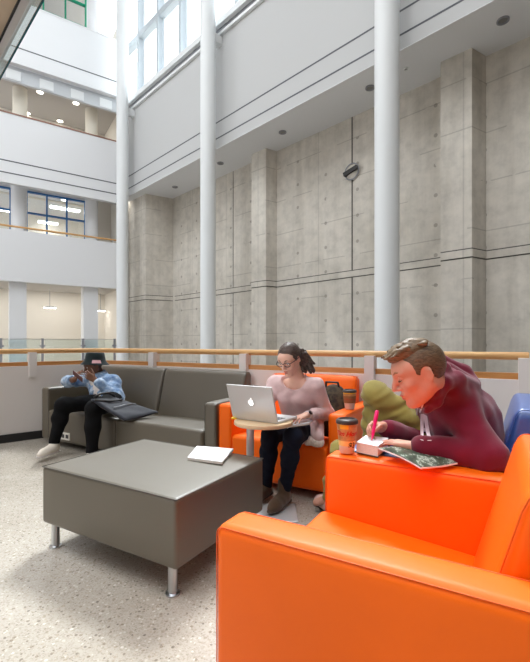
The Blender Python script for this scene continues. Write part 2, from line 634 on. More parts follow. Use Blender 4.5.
def glass_mat(name, tint, refl=0.06):
    m = bpy.data.materials.new(name); m.use_nodes = True
    nt = m.node_tree
    nt.nodes.remove(nt.nodes['Principled BSDF'])
    out = [n for n in nt.nodes if n.type == 'OUTPUT_MATERIAL'][0]
    tr = nt.nodes.new('ShaderNodeBsdfTransparent'); tr.inputs[0].default_value = (*tint, 1)
    gl = nt.nodes.new('ShaderNodeBsdfGlossy'); gl.inputs['Roughness'].default_value = 0.02
    lw = nt.nodes.new('ShaderNodeLayerWeight'); lw.inputs['Blend'].default_value = 0.5
    pw = nt.nodes.new('ShaderNodeMath'); pw.operation = 'POWER'; pw.inputs[1].default_value = 4.0
    nt.links.new(lw.outputs['Facing'], pw.inputs[0])
    fr = nt.nodes.new('ShaderNodeMath'); fr.operation = 'MULTIPLY_ADD'; fr.inputs[1].default_value = 0.45; fr.inputs[2].default_value = refl
    nt.links.new(pw.outputs[0], fr.inputs[0])
    mx = nt.nodes.new('ShaderNodeMixShader')
    nt.links.new(fr.outputs[0], mx.inputs[0]); nt.links.new(tr.outputs[0], mx.inputs[1]); nt.links.new(gl.outputs[0], mx.inputs[2])
    nt.links.new(mx.outputs[0], out.inputs[0])
    return m


M['pane'] = glass_mat('window_pane_glass', (0.97, 0.99, 0.99))
M['teal'] = glass_mat('teal_tinted_glass_sheet', (0.91, 0.96, 0.96))

R2 = math.sqrt(2)
RW = math.radians(-45)       # objects of the right-hand wall: x along it, y into it


def tn(X, Y):
    return ((X - Y) / R2, (X + Y) / R2)


N_CONC, N_UP, N_COL = 11.10, 9.405, 8.853
SOF = 8.3

# --- floors
P_CORNER = Vector((-2.218, 5.506, 0))
LDIR = Vector((-1, -0.845, 0)).normalized()      # left parapet, from the corner towards the camera's left
RDIR = U.copy()
LN = Vector((-LDIR.y, LDIR.x, 0))                # candidate outward normal of the left parapet
if LN.dot(Vector((-1, 1, 0))) < 0:
    LN = -LN
pL = P_CORNER + LDIR * 9
pR = P_CORNER + RDIR * 9.5
bm = bmesh.new()
prism(bm, [pL, P_CORNER, pR, pR + Vector((0, -6, 0)), Vector((3, -5, 0)), Vector((-9, -5, 0))], -0.3, 0.0)
struct(build('floor', bm, M['floor']))
struct(build('floor_lower', bxm(-40, 40, -30, 50, -4.6, -4.2), M['floor_dark']))

# --- parapet with rails


def offset_corner(dl, dr):
    """corner of the two parapet lines pushed outwards by dl (left run) and dr (right run)"""
    a = P_CORNER + LN * dl; b = P_CORNER + V * dr
    # a + LDIR*s = b + RDIR*t
    d = b - a
    det = LDIR.x * -RDIR.y + RDIR.x * LDIR.y
    s = (d.x * -RDIR.y + RDIR.x * d.y) / det
    return a + LDIR * s


L_LEN, R_LEN = 8.0, 9.0
oc = offset_corner(0.16, 0.16)
bm = bmesh.new()
prism(bm, [P_CORNER, P_CORNER + LDIR * L_LEN, P_CORNER + LDIR * L_LEN + LN * 0.16, oc], 0.0, 0.89)
struct(build('wall_parapet_left', bm, M['white_warm']))
bm = bmesh.new()
prism(bm, [P_CORNER, oc, P_CORNER + RDIR * R_LEN + V * 0.16, P_CORNER + RDIR * R_LEN], 0.0, 0.89)
struct(build('wall_parapet', bm, M['white_warm']))
ic = offset_corner(-0.012, -0.012)
bm = bmesh.new()
prism(bm, [P_CORNER, P_CORNER + LDIR * L_LEN, P_CORNER + LDIR * L_LEN - LN * 0.012, ic], 0.0, 0.095)
struct(build('baseboard_left', bm, M['black']))
bm = bmesh.new()
prism(bm, [P_CORNER, ic, P_CORNER + RDIR * R_LEN - V * 0.012, P_CORNER + RDIR * R_LEN], 0.0, 0.095)
struct(build('baseboard_back', bm, M['black']))

rail = thing('handrail', 'oak double handrail with white steel posts along the white parapet', 'handrail', P_CORNER)
rc = offset_corner(0.085, 0.055) - P_CORNER
endp = onplane(529, 356, W(0, 3.715, 0), V); endp.z = 0
e_r = endp - P_CORNER; e_r = RDIR * e_r.dot(RDIR) + V * 0.055
e_l = LDIR * 7.5 + LN * 0.085
bm = bmesh.new()
zt = Vector((0, 0, 1.07))
cv = []
for i in range(7):              # eased corner
    t = i / 6
    a = rc + LDIR * 0.35; b = rc + RDIR * 0.35
    cv.append((1 - t) ** 2 * a + 2 * t * (1 - t) * rc + t * t * b)
tube(bm, [e_l + zt] + [p + zt for p in cv] + [e_r + zt], 0.030, 16)
build('rail', bm, M['oak'], rail, smooth=60)
bm = bmesh.new()


def sweep_rect(bm, path, nrm, w, z0, z1):
    ring = []
    for p, n in zip(path, nrm):
        ring.append([bm.verts.new(p + n * s * w / 2 + Vector((0, 0, z))) for s, z in ((-1, z0), (1, z0), (1, z1), (-1, z1))])
    for A, B in zip(ring, ring[1:]):
        for k in range(4):
            bm.faces.new((A[k], A[(k + 1) % 4], B[(k + 1) % 4], B[k]))
    bm.faces.new(ring[0]); bm.faces.new(ring[-1])


nn = [LN] + [(LN * (1 - i / 6) + V * (i / 6)).normalized() for i in range(7)] + [V]
sweep_rect(bm, [e_l] + cv + [e_r], nn, 0.062, 0.886, 0.938)
build('lower_rail', bm, M['oak_dark'], rail)
for px in (31.2, -130):
    p = onplane(px, 356, P_CORNER + LN * 0.085, LN) - P_CORNER
    p = LDIR * p.dot(LDIR) + LN * 0.03
    ang = math.atan2(LDIR.y, LDIR.x)
    bm = bxm(-0.042, 0.042, -0.055, 0.055, 0.76, 1.055)
    build('post', bm, M['white_warm'], rail, loc=p, rotz=ang)
for px in (152.6, 244.0, 369.8, 525.0):
    p = onplane(px, 356, W(0, 3.66, 0), V) - P_CORNER
    p = RDIR * p.dot(RDIR)
    bm = bxm(-0.043, 0.043, -0.030, 0.075, 0.76, 1.055)
    build('post', bm, M['white_warm'], rail, loc=p, rotz=ROT_F)

# --- round columns in the atrium
for k, (X, Y) in enumerate(((2.87, 9.65), (-2.02, 14.54), (-6.67, 19.19))):
    bm = bmesh.new()
    d = 0.57 if k == 0 else (0.545 if k == 1 else 0.54)
    lathe(bm, [(d / 2, -4.2), (d / 2, 22)], 48)
    o = struct(build('column', bm, M['white_steel'], loc=(X, Y, 0), smooth=40),
               ['round white steel column in front of the concrete wall, nearest and right of centre',
                'round white steel column, middle of the three',
                'round white steel column at the end of the white balconies, farthest of the three'][k])

# --- concrete wall, piers, ledge
bm = bxm(-21, 6, N_CONC, N_CONC + 0.4, -4.2, SOF)
struct(build('wall_concrete', bm, M['concrete'], rotz=RW))
piers = []
piers.append([tn(4.46, 10.41), tn(4.996, 9.90), tn(5.50, 10.20), tn(5.50 + .2, 10.4), tn(4.87, 11.03)])
piers.append([tn(-0.51, 15.5), tn(0.037, 15.0), tn(0.44, 15.26), tn(.64, 15.46), tn(-0.15, 16.05)])
piers.append([tn(-5.71, 19.6), tn(-4.55, 20.25), tn(-4.4, 20.5), tn(-7.0, 22.9), tn(-7.72, 21.61)])
for k, P in enumerate(piers):
    bm = bmesh.new(); prism(bm, P, -4.2, SOF)
    struct(build('wall_pier', bm, M['concrete_plain'], rotz=RW))


def strip(bm, a, b, z0, z1, out=0.012):
    """thin vertical-faced strip standing proud of a wall from plan point a to b"""
    a = Vector((*a, 0)); b = Vector((*b, 0))
    d = (b - a).normalized(); n = Vector((d.y, -d.x, 0))
    if n.y > 0:
        n = -n
    q = [a + n * out, b + n * out, b - n * 0.02, a - n * 0.02]
    prism(bm, q, z0, z1)


runs = [(piers[2][4], piers[2][0]), (piers[2][0], piers[2][1]), (tn(-4.42, 20.12), tn(-0.2, 15.9)), (piers[1][0], piers[1][1]),
        (piers[1][1], piers[1][2]), (tn(0.44, 15.26), tn(4.75, 10.95)), (piers[0][0], piers[0][1]), (piers[0][1], piers[0][2]), (tn(5.5, 10.2), tn(9.5, 6.2))]
bm = bmesh.new(); bm2 = bmesh.new()
for a, b in runs:
    for z in (3.235, 3.445):
        strip(bm, a, b, z, z + 0.03, 0.006)  # dark strips painted in for the shadow lines along the ledge edges
    strip(bm2, a, b, 3.265, 3.445, 0.02)
struct(build('trim_1', bm, M['joint_and_shadow_line'], rotz=RW))
struct(build('trim_2', bm2, M['concrete'], rotz=RW))
bm = bmesh.new()
for px, w in ((352.2, 0.045), (233.2, 0.03)):
    p = onplane(px, 250, Vector((N_CONC / R2, N_CONC / R2, 0)), Vector((1, 1, 0)))
    t, n = tn(p.x, p.y)
    box(bm, t - w / 2, t + w / 2, N_CONC - 0.008, N_CONC + 0.02, -4.2, SOF)
struct(build('trim_3', bm, M['joint_and_shadow_line'], rotz=RW))

# --- white upper wall, soffit, reveals
bm = bxm(-19.47, 6, N_UP, N_UP + 0.35, SOF + 0.02, 12.62)
struct(build('wall_upper', bm, M['white_shaded'], rotz=RW))
bm = bxm(-19.47, 6, N_UP + 0.002, N_CONC + 0.4, SOF - 0.0, SOF + 0.02)
struct(build('ceiling_soffit', bm, M['soffit'], rotz=RW))
bm = bmesh.new()
for z in (9.24, 8.655):
    box(bm, -19.47, 6, N_UP - 0.006, N_UP + 0.02, z, z + 0.045)
struct(build('trim_4', bm, M['groove'], rotz=RW))
bm = bxm(-19.47, 6, N_UP - 0.16, N_UP + 0.3, 12.62, 12.84)
box(bm, -19.47, 6, N_UP - 0.10, N_UP + 0.1, 12.30, 12.40)
struct(build('trim_5', bm, M['white_steel'], rotz=RW))
bm = bxm(-19.47, 6, N_UP - 0.02, N_UP + 0.1, 12.40, 12.62)
struct(build('trim_6', bm, M['grey_trim'], rotz=RW))
for X, Y in ((2.87, 9.65), (-2.02, 14.54), (-6.67, 19.19)):
    t, n = tn(X, Y)
    struct(build('trim_7', bxm(t - 0.12, t + 0.12, n, N_UP + 0.05, 11.95, 12.25), M['white_steel'], rotz=RW))

# --- clerestory window
w_root = struct(build('window_1', bxm(-19.47, 6, N_UP + 0.02, N_UP + 0.30, 15.5, 15.78), M['frame_paint'], rotz=RW))
bm = bmesh.new()
t = -19.62
ts = []
while t < 6:
    ts.append(t); t += 1.755
for t in ts:
    box(bm, t - 0.07, t + 0.07, N_UP + 0.0, N_UP + 0.34, 12.84, 21)
    box(bm, t + 0.15, t + 0.19, N_UP + 0.2, N_UP + 0.28, 12.84, 21)
box(bm, -19.47, 6, N_UP + 0.02, N_UP + 0.30, 18.4, 18.65)
box(bm, -19.47, 6, N_UP + 0.0, N_UP + 0.34, 12.84, 12.98)
build('window_frame', bm, M['frame_paint'], w_root)
build('pane', bxm(-19.47, 6, N_UP + 0.235, N_UP + 0.245, 12.95, 21), M['pane'], w_root)

# --- building seen through the clerestory
M['far_stone'] = principled('pale_stone_cladding', srgb(206, 203, 194), 0.8, var=(0.4, 0.06, 3))
M['far_glass'] = principled('blue_grey_glazing', srgb(120, 150, 172), 0.15)
bt = thing('building', 'pale stone building with blue-grey windows outside the clerestory', 'building', (-14.5, 46, -4.2), math.radians(-12))
build('wall', bxm(-7, 6.5, 0, 14, 0, 36.6), M['far_stone'], bt)
build('parapet_band', bxm(-7.1, 6.6, -0.12, 14.1, 35.2, 36.7), M['far_stone'], bt)
for k, x in enumerate((-5.5, -3.0, -0.5, 2.0, 4.4)):
    build('window', bxm(x, x + 1.7, -0.05, 0.1, 30.2, 33.0), M['far_glass'], bt)
    build('window', bxm(x, x + 1.7, -0.05, 0.1, 25.2, 28.0), M['far_glass'], bt)

# --- recessed downlights in the soffit
for px, py, lab in ((503, 20, 'recessed downlight in the white soffit, rightmost, beside the right concrete pier'),
                    (370, 87.5, 'recessed downlight in the white soffit just left of the nearest round column'),
                    (406, 68.5, 'small recessed fitting in the white soffit just right of the nearest round column'),
                    (282.6, 132, 'recessed downlight in the white soffit above the middle concrete pier'),
                    (220.4, 163, 'recessed downlight in the white soffit just right of the middle round column'),
                    (175, 186.8, 'recessed downlight in the white soffit, farthest, by the left concrete pier')):
    p = onz(px, py, SOF)
    r = 0.06 if px == 406 else 0.13
    t_ = thing('downlight', lab, 'ceiling light', p, 0, 'downlights in the soffit')
    bm = bmesh.new(); lathe(bm, [(r, 0.0), (r, -0.03), (r * 0.78, -0.03), (r * 0.7, -0.004)], 24)
    build('trim_ring', bm, M['white_steel'] if px == 406 else M['grey_trim'], t_, smooth=40)
    bm = bmesh.new(); lathe(bm, [(r * 0.72, -0.006), (r * 0.5, -0.014)], 24)
    build('lens', bm, M['lens'], t_, smooth=40)

# --- round wall fitting on the concrete
p = onplane(352.5, 172, Vector((N_CONC / R2, N_CONC / R2, 0)), Vector((1, 1, 0)))
wl = thing('wall_light', 'round wall light with a dark slanting band on the concrete joint', 'wall light', p, RW)
bm = bmesh.new(); tube(bm, [(0.25 * math.cos(a * PI / 24), -0.05, 0.25 * math.sin(a * PI / 24)) for a in range(49)], 0.02, 8, cap=False)
build('ring', bm, M['grey_trim'], wl, smooth=60)
bm = bmesh.new()
bmesh.ops.create_uvsphere(bm, u_segments=24, v_segments=12, radius=0.235)
bmesh.ops.scale(bm, vec=(1, 0.3, 1), verts=bm.verts); bmesh.ops.translate(bm, vec=(0, -0.012, 0), verts=bm.verts)
build('globe', bm, M['concrete'], wl, smooth=60)
bm = bxm(-0.25, 0.25, -0.16, -0.02, -0.06, 0.06)
bmesh.ops.rotate(bm, verts=bm.verts, cent=(0, 0, 0), matrix=Matrix.Rotation(math.radians(-14), 3, 'Y'))
build('band', bm, M['plastic_dark'], wl)

# --- left building: stacked balconies.  x along the front (0 at the corner, negative to the left), y into it
LO = Vector((-7.13, 20.4, 0)); LR = math.atan2(0.561, 0.828)
LX = Vector((0.828, 0.561, 0)).normalized(); LY = Vector((-LX.y, LX.x, 0))
XL = -12.0


def lp(px, py, y):
    """local point of the left building where the ray meets its plane y"""
    q = onplane(px, py, LO + LY * y, LY) - LO
    return q.dot(LX), q.z


def lb(name, m, *a, **k):
    return struct(build(name, bxm(*a), m, loc=LO, rotz=LR, **k))


# fronts
lb('wall_balcony_lower', M['white'], XL, 0, 0, 0.25, 3.86, 6.1)
lb('wall_balcony_middle', M['white'], XL, 0, 0, 0.25, 8.1, 11.1)
lb('wall_balcony_upper', M['white'], XL, 0, 0, 0.25, 13.37, 16.1)
bm = bmesh.new()
for z in (9.02, 8.5, 14.05):
    box(bm, XL, 0, -0.006, 0.02, z, z + 0.05)
struct(build('trim_8', bm, M['groove'], loc=LO, rotz=LR))
lb('trim_9', M['red_cap'], XL, 0, -0.02, 0.27, 11.1, 11.16)
lb('trim_10', M['white'], XL, 0, -0.02, 0.27, 16.1, 16.15)
lb('wall_bulkhead', M['bulkhead'], XL, 0, 0.30, 0.45, 12.72, 13.37)
bm = bmesh.new()
for k in range(9):
    x = -0.35 - k * 1.3
    box(bm, x - 0.62, x - 0.05, 0.27, 0.31, 12.78, 13.2)
struct(build('trim_11', bm, M['white_steel'], loc=LO, rotz=LR))
# slabs (each the ceiling of the level below)
lb('floor_slab', M['cream'], XL, 0, 0.25, 7, -0.4, 0.0)
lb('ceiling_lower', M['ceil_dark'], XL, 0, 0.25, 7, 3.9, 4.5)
lb('ceiling_middle', M['white'], XL, 0, 0.25, 7, 8.8, 9.0)
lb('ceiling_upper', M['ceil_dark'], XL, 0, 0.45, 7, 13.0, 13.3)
lb('wall_slab_edge', M['white'], XL, 0, 0.0, 0.25, -4.2, 0.02)
# back walls
lb('wall_back_lower', M['cream'], XL, 0, 3.6, 3.8, 0, 3.9)
lb('wall_back_upper', M['cream'], XL, 0, 3.6, 3.8, 8.75, 13.0)
lb('wall_end', M['cream'], 0, 0.2, 0.0, 7, -0.4, 17.5)
# middle level: wall with blue windows
BY = 2.2
xa, z_top = lp(26, 197.3, BY); xb, z_bot = lp(85.8, 240.0, BY)
z_hi = lp(56, 201, BY)[1]
z_lo = 6.48
x0r = lp(11.2, 210, BY)[0]
z_hi = 8.6
lb('wall_middle_pier', M['white'], x0r, xa, BY, BY + 0.2, 4.5, 8.8)
lb('wall_middle_right', M['cream'], xb, 0, BY, BY + 0.2, 4.5, 8.8)
lb('wall_middle_low', M['white'], XL, xb, BY, BY + 0.2, 4.5, z_lo)
lb('wall_middle_high', M['white'], XL, xb, BY, BY + 0.2, z_hi, 8.8)
lb('wall_middle_back', M['cream'], XL, 0, 6.6, 6.8, 4.5, 8.8)


def gridwin(name, x0, x1, z0, z1, y, nx, nz, m, w=0.07):
    bm = bxm(x0, x1, y - 0.04, y + 0.12, z0, z0 + w)
    box(bm, x0, x1, y - 0.04, y + 0.12, z1 - w, z1)
    for i in range(nx + 1):
        x = x0 + (x1 - x0) * i / nx
        x = min(max(x, x0 + w / 2), x1 - w / 2)
        box(bm, x - w / 2, x + w / 2, y - 0.038, y + 0.118, z0, z1)
    for j in range(1, nz):
        z = z0 + (z1 - z0) * j / nz
        box(bm, x0, x1, y - 0.036, y + 0.116, z - w / 2, z + w / 2)
    o = struct(build(name, bm, m, loc=LO, rotz=LR))
    build('pane', bxm(x0, x1, y + 0.03, y + 0.04, z0, z1), M['pane'], o)
    return o


gridwin('window_2', xa, xb, z_lo, z_hi, BY, 3, 2, M['blue_frame'])
gridwin('window_3', x0r - (xb - xa), x0r, z_lo, z_hi, BY, 3, 2, M['blue_frame'])
# top level
TY = 2.2
g0 = lp(40, 20, TY)[0]; g1 = lp(86.5, 20, TY)[0]
gz = lp(86.5, 29, TY)[1]
gridwin('window_4', g1 - 4.0, g1, gz, gz + 2.4, TY, 4, 2, M['green_frame'])
lb('wall_top_back', M['white'], g1, 0, TY, TY + 0.2, 13.3, 22)
lb('wall_top_high', M['white'], XL, g1, TY, TY + 0.2, gz + 2.4, 22)
lb('wall_top_low', M['white'], XL, g1, TY, TY + 0.2, 13.3, gz)
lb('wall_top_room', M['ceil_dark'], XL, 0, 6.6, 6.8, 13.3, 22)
lb('ceiling_top_sky_block', M['white'], XL, 0.3, -0.6, 7, 21.0, 21.3)  # unseen slab, added to keep sky light off the top level
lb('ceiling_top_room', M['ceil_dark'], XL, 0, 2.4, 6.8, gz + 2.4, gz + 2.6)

# columns of the balconies


def lcol(px, y, z0, z1, r, m, lab, sq=False):
    x = lp(px, 200, y)[0]
    if sq:
        bm = bxm(x - r, x + r, y - r, y + r, z0, z1)
        o = build('column', bm, m, loc=LO, rotz=LR)
    else:
        bm = bmesh.new(); lathe(bm, [(r, z0), (r, z1)], 32, (x, y, 0))
        o = build('column', bm, m, loc=LO, rotz=LR, smooth=40)
    return struct(o, lab)


lcol(17.5, 0.62, 0, 3.9, 0.33, M['white'], 'square white column on the lowest level, left', True)
lcol(89.5, 0.62, 0, 3.9, 0.33, M['white'], 'square white column on the lowest level, right', True)
lcol(19, 1.3, 4.5, 8.45, 0.33, M['white'], 'round white column between the blue windows')
lcol(91.5, 1.3, 4.5, 8.45, 0.30, M['white'], 'round white column right of the blue windows')
lcol(20, 1.3, 8.75, 13.0, 0.30, M['cream_col'], 'cream column on the upper balcony, left')
lcol(91.5, 1.3, 8.75, 13.0, 0.29, M['cream_col'], 'cream column on the upper balcony, right')
lcol(93.5, 0.9, 13.3, 22, 0.29, M['white'], 'round column on the top level beside the green window')

# handrail of the middle balcony
hr = thing('handrail', 'thin oak handrail on top of the white balcony below the blue windows', 'handrail', LO, LR)
bm = bmesh.new(); tube(bm, [(XL, 0.12, 6.27), (-0.02, 0.12, 6.27)], 0.045, 12)
build('rail', bm, M['oak'], hr, smooth=60)
for k in range(6):
    bm = bmesh.new(); tube(bm, [(-0.4 - 1.9 * k, 0.12, 6.1), (-0.4 - 1.9 * k, 0.12, 6.25)], 0.03, 8)
    build('bracket', bm, M['steel'], hr, smooth=60)

# glass railing of the lowest level
gr = thing('glass_railing', 'glass railing with steel posts on the lowest level across the atrium', 'railing', LO, LR)
xs = [lp(px, 340, 0.05)[0] for px in (-38, 1, 42.5, 83, 114.5)]
for a, b in zip(xs, xs[1:]):
    build('glass_panel', bxm(a + 0.08, b - 0.08, 0.04, 0.06, 0.08, 1.32), M['teal'], gr)
for x in xs:
    bm = bxm(x - 0.05, x + 0.05, 0.0, 0.1, 0.0, 1.38)
    box(bm, x - 0.11, x + 0.11, 0.02, 0.08, 1.0, 1.08)
    build('post', bm, M['grey_trim'], gr)
build('top_rail', bxm(xs[0], xs[-1], 0.03, 0.07, 1.33, 1.355), M['steel'], gr)

# lamps of the balconies


def disc_light(px, py, z, y0, lab, r=0.14):
    q = onz(px, py, z)
    o = thing('downlight', lab, 'ceiling light', q, 0, 'lit downlights of the balconies')
    bm = bmesh.new(); lathe(bm, [(r * 1.25, 0), (r * 1.25, -0.02), (r, -0.02), (r, -0.004)], 20)
    build('trim_ring', bm, M['white_steel'], o, smooth=40)
    bm = bmesh.new(); lathe(bm, [(r, -0.006), (r * 0.6, -0.014)], 20)
    build('lens', bm, M['lamp'], o, smooth=40)


disc_light(40, 92, 13.0, 0, 'lit downlight in the upper balcony ceiling, right of the left cream column')
disc_light(76, 103, 13.0, 0, 'lit downlight in the upper balcony ceiling, left of the right cream column')
disc_light(60, 121, 13.0, 0, 'lit downlight in the upper balcony ceiling, lowest of them in the photo')
disc_light(27, 113, 13.0, 0, 'lit downlight in the upper balcony ceiling, beside the left cream column')
disc_light(64, 200, 8.8, 0, 'lit downlight above the wide blue window')


def hang_light(px0, py0, px1, z, y, name, lab, w=0.12):
    x0 = lp(px0, py0, y)[0]; x1 = lp(px1, py0, y)[0]
    o = thing(name, lab, 'ceiling light', LO + LX * (x0 + x1) / 2 + LY * y + ZZ * z, LR)
    L = abs(x1 - x0) / 2
    build('housing', bxm(-L, L, -w / 2, w / 2, 0.02, 0.09), M['white_steel'], o)
    build('tube', bxm(-L * 0.97, L * 0.97, -w * 0.45, w * 0.45, -0.02, 0.02), M['tube'], o)
    return o


for px0, px1, y, lab in ((43.5, 56, 2.0, 'hanging fluorescent lamp on the lowest level, between the square columns'),
                         (96, 105, 2.8, 'hanging fluorescent lamp on the lowest level, right of the square columns')):
    z = lp(50, 308 if px0 < 90 else 309, y)[1]
    o = hang_light(px0, 308, px1, z, y, 'hanging_lamp', lab)
    bm = bmesh.new(); tube(bm, [(0, 0, 0.09), (0, 0, 3.9 - z)], 0.012, 6)
    build('cord', bm, M['grey_trim'], o)
for px0, px1, y, lab in ((50, 80, 3.6, 'long fluorescent ceiling panel seen through the wide blue window'),
                         (38, 58, 6.0, 'farther fluorescent ceiling panel seen low through the wide blue window'),
                         (-16, 10, 3.9, 'fluorescent ceiling panel seen through the left blue window')):
    o = hang_light(px0, 209, px1, lp((px0 + px1) / 2, 209 if y < 5 else 223, y)[1], y, 'ceiling_panel_light', lab, 0.4)

# --- overhead ledge, top left of the frame: soffit, metal trim and a glass screen below it
NL = 1.885 / R2
lb_ = struct(build('ceiling_overhang', bxm(-13, -4.2, NL - 2.4, NL - 0.03, 5.0, 5.25), M['beige_soffit'], rotz=RW))
struct(build('trim_12', bxm(-13, -4.2, NL - 0.03, NL, 4.78, 5.3), M['light_trim'], rotz=RW))
struct(build('trim_13', bxm(-13, -4.2, NL - 0.05, NL - 0.03, 4.98, 5.0), M['black'], rotz=RW))
gs = thing('glass_screen', 'teal-edged glass screen hanging below the overhead ledge, top left', 'glass screen', (0, 0, 0), RW)
build('glass_sheet', bxm(-13, -4.2, NL - 0.022, NL - 0.008, 4.575, 4.79), M['teal'], gs)
build('edge', bxm(-13, -4.2, NL - 0.024, NL - 0.006, 4.563, 4.577), M['glass_edge'], gs)
# ================================================================== FURNITURE
ARM_T, ARM_H, BASE_Z, SEAT_Z = 0.135, 0.65, 0.06, 0.405


def seam_path(bm, x, y0, y1, z0, z1, r, rad=0.0028):
    pts = [(x, y0, z0)]
    for i in range(7):
        a = PI - i * PI / 12
        pts.append((x, y0 + r + r * math.cos(a), z1 - r + r * math.sin(a)))
    for i in range(7):
        a = PI / 2 - i * PI / 12
        pts.append((x, y1 - r + r * math.cos(a), z1 - r + r * math.sin(a)))
    pts.append((x, y1, z0))
    tube(bm, pts, rad, 6)


def lounge(name, label, cat, Wd, D, loc, rot, m, seam, n=1, back_h=0.87, group=None, outlet=False):
    root = thing(name, label, cat, loc, rot, group)
    hw = Wd / 2
    for s in (-1, 1):
        bm = bmesh.new()
        soft_box(bm, (ARM_T, D, ARM_H - BASE_Z), 0.030, (0.003, 0.0, 0.006), (s * (hw - ARM_T / 2), D / 2, (ARM_H + BASE_Z) / 2), 8)
        a = build('armrest', bm, m, root, smooth=180)
        for q in (-1, 1):
            bm = bmesh.new()
            seam_path(bm, s * (hw - ARM_T / 2) + q * (ARM_T / 2 - 0.006), 0.006, D - 0.006, BASE_Z + 0.03, ARM_H - 0.006, 0.022, 0.0022)
            build('seam', bm, seam, a, smooth=180)
    inner = Wd - 2 * ARM_T - 0.004
    w1 = inner / n
    for k in range(n):
        cx = -inner / 2 + w1 * (k + 0.5)
        bm = bmesh.new()
        sl = 0.055

        def warp(q):
            f = max(0, min(1, (q.z - 0.3) / 0.1))
            return (q.x, q.y, q.z - f * sl * max(0, q.y) / 0.7)
        soft_box(bm, (w1 - 0.003, D - 0.08, SEAT_Z - BASE_Z), 0.035, (0, 0.004, 0.012), (cx, (D - 0.08) / 2 - 0.012, (SEAT_Z + BASE_Z) / 2), 8, warp)
        build('seat', bm, m, root, smooth=180)
        bm = bmesh.new()
        bt = 0.20
        zb0, zb1 = 0.30, back_h

        def warpb(q):
            t = (q.z - zb0) / (zb1 - zb0)
            rear = D
            yl = (q.y - (D - bt)) / bt                # 0 front, 1 rear
            front = D - 0.265 + 0.155 * t
            return (q.x, front + (rear - front) * yl, q.z)
        soft_box(bm, (w1 - 0.003, bt, zb1 - zb0), 0.045, (0, 0.006, 0.008), (cx, D - bt / 2, (zb0 + zb1) / 2), 8, warpb)
        b = build('backrest', bm, m, root, smooth=180)
        for q in (-1, 1):
            bm = bmesh.new()
            x = cx + q * (w1 / 2 - 0.008)
            pts = []
            for i in range(10):
                z = SEAT_Z + (zb1 - 0.05 - SEAT_Z) * i / 9
                t = (z - zb0) / (zb1 - zb0)
                pts.append((x, D - 0.265 + 0.155 * t + 0.004, z))
            f1 = D - 0.11
            for i in range(1, 6):
                a_ = PI - i * PI / 10
                pts.append((x, f1 + 0.032 + 0.036 * math.cos(a_), zb1 - 0.045 + 0.042 * math.sin(a_)))
            pts.append((x, D - 0.03, zb1 - 0.003))
            tube(bm, pts, 0.0022, 6)
            build('seam', bm, seam, b, smooth=180)
    for sx in (-1, 1):
        for y in (0.09, D - 0.09):
            bm = bmesh.new(); lathe(bm, [(0.03, 0), (0.03, BASE_Z + 0.01)], 16, (sx * (hw - 0.08), y, 0))
            build('foot', bm, M['black'], root, smooth=40)
    if outlet:
        x = -hw + ARM_T + outlet
        bm = bmesh.new(); box(bm, x - 0.075, x + 0.075, -0.024, -0.006, 0.10, 0.18)
        o = build('outlet_plate', bm, M['paper_edge'], root)
        for dx in (-0.035, 0.035):
            bm = bxm(x + dx - 0.022, x + dx + 0.022, -0.027, -0.02, 0.12, 0.16)
            build('socket', bm, M['plastic_dark'], o)
    return root


lounge('lounge_sofa', 'long grey vinyl sofa against the white parapet', 'sofa', 2.53, 0.81, W(-3.39, 2.84), ROT_F, M['grey_leather'], M['grey_seam'], 2, outlet=0.345)
lounge('lounge_chair', 'orange vinyl lounge chair next to the grey sofa, with the seated woman in it', 'armchair', 1.13, 0.81, W(-1.538, 2.84), ROT_F, M['orange'], M['orange_seam'])
lounge('lounge_chair', 'orange vinyl lounge chair in the foreground, seen from its side', 'armchair', 0.975, 0.875, W(-0.715, 1.433), ROT_L, M['orange'], M['orange_seam'], back_h=0.84)
lounge('lounge_chair', 'blue vinyl lounge chair behind the young man in the maroon hoodie', 'armchair', 0.955, 0.875, W(-0.71, 2.415), ROT_L, M['blue'], M['blue'], back_h=0.885)

# --- ottoman
ot = thing('ottoman', 'large square grey vinyl ottoman on short chrome legs', 'ottoman', W(-1.775, 1.785), ROT_F)
bm = bmesh.new()
soft_box(bm, (1.02, 0.78, 0.325), 0.022, (0.004, 0.004, 0.010), (0, 0, 0.3025), 10)
top = build('cushion', bm, M['grey_leather'], ot, smooth=180)
bm = bmesh.new()
hx, hy, zz = 0.507, 0.387, 0.4615
tube(bm, [(-hx, -hy, zz), (hx, -hy, zz), (hx, hy, zz), (-hx, hy, zz), (-hx, -hy, zz)], 0.0028, 6)
build('seam', bm, M['grey_seam'], top, smooth=180)
for sx in (-1, 1):
    for sy in (-1, 1):
        bm = bmesh.new()
        lathe(bm, [(0.034, 0), (0.034, 0.008), (0.022, 0.012), (0.022, 0.145)], 24, (sx * 0.447, sy * 0.345, 0))
        build('leg', bm, M['steel'], ot, smooth=40)

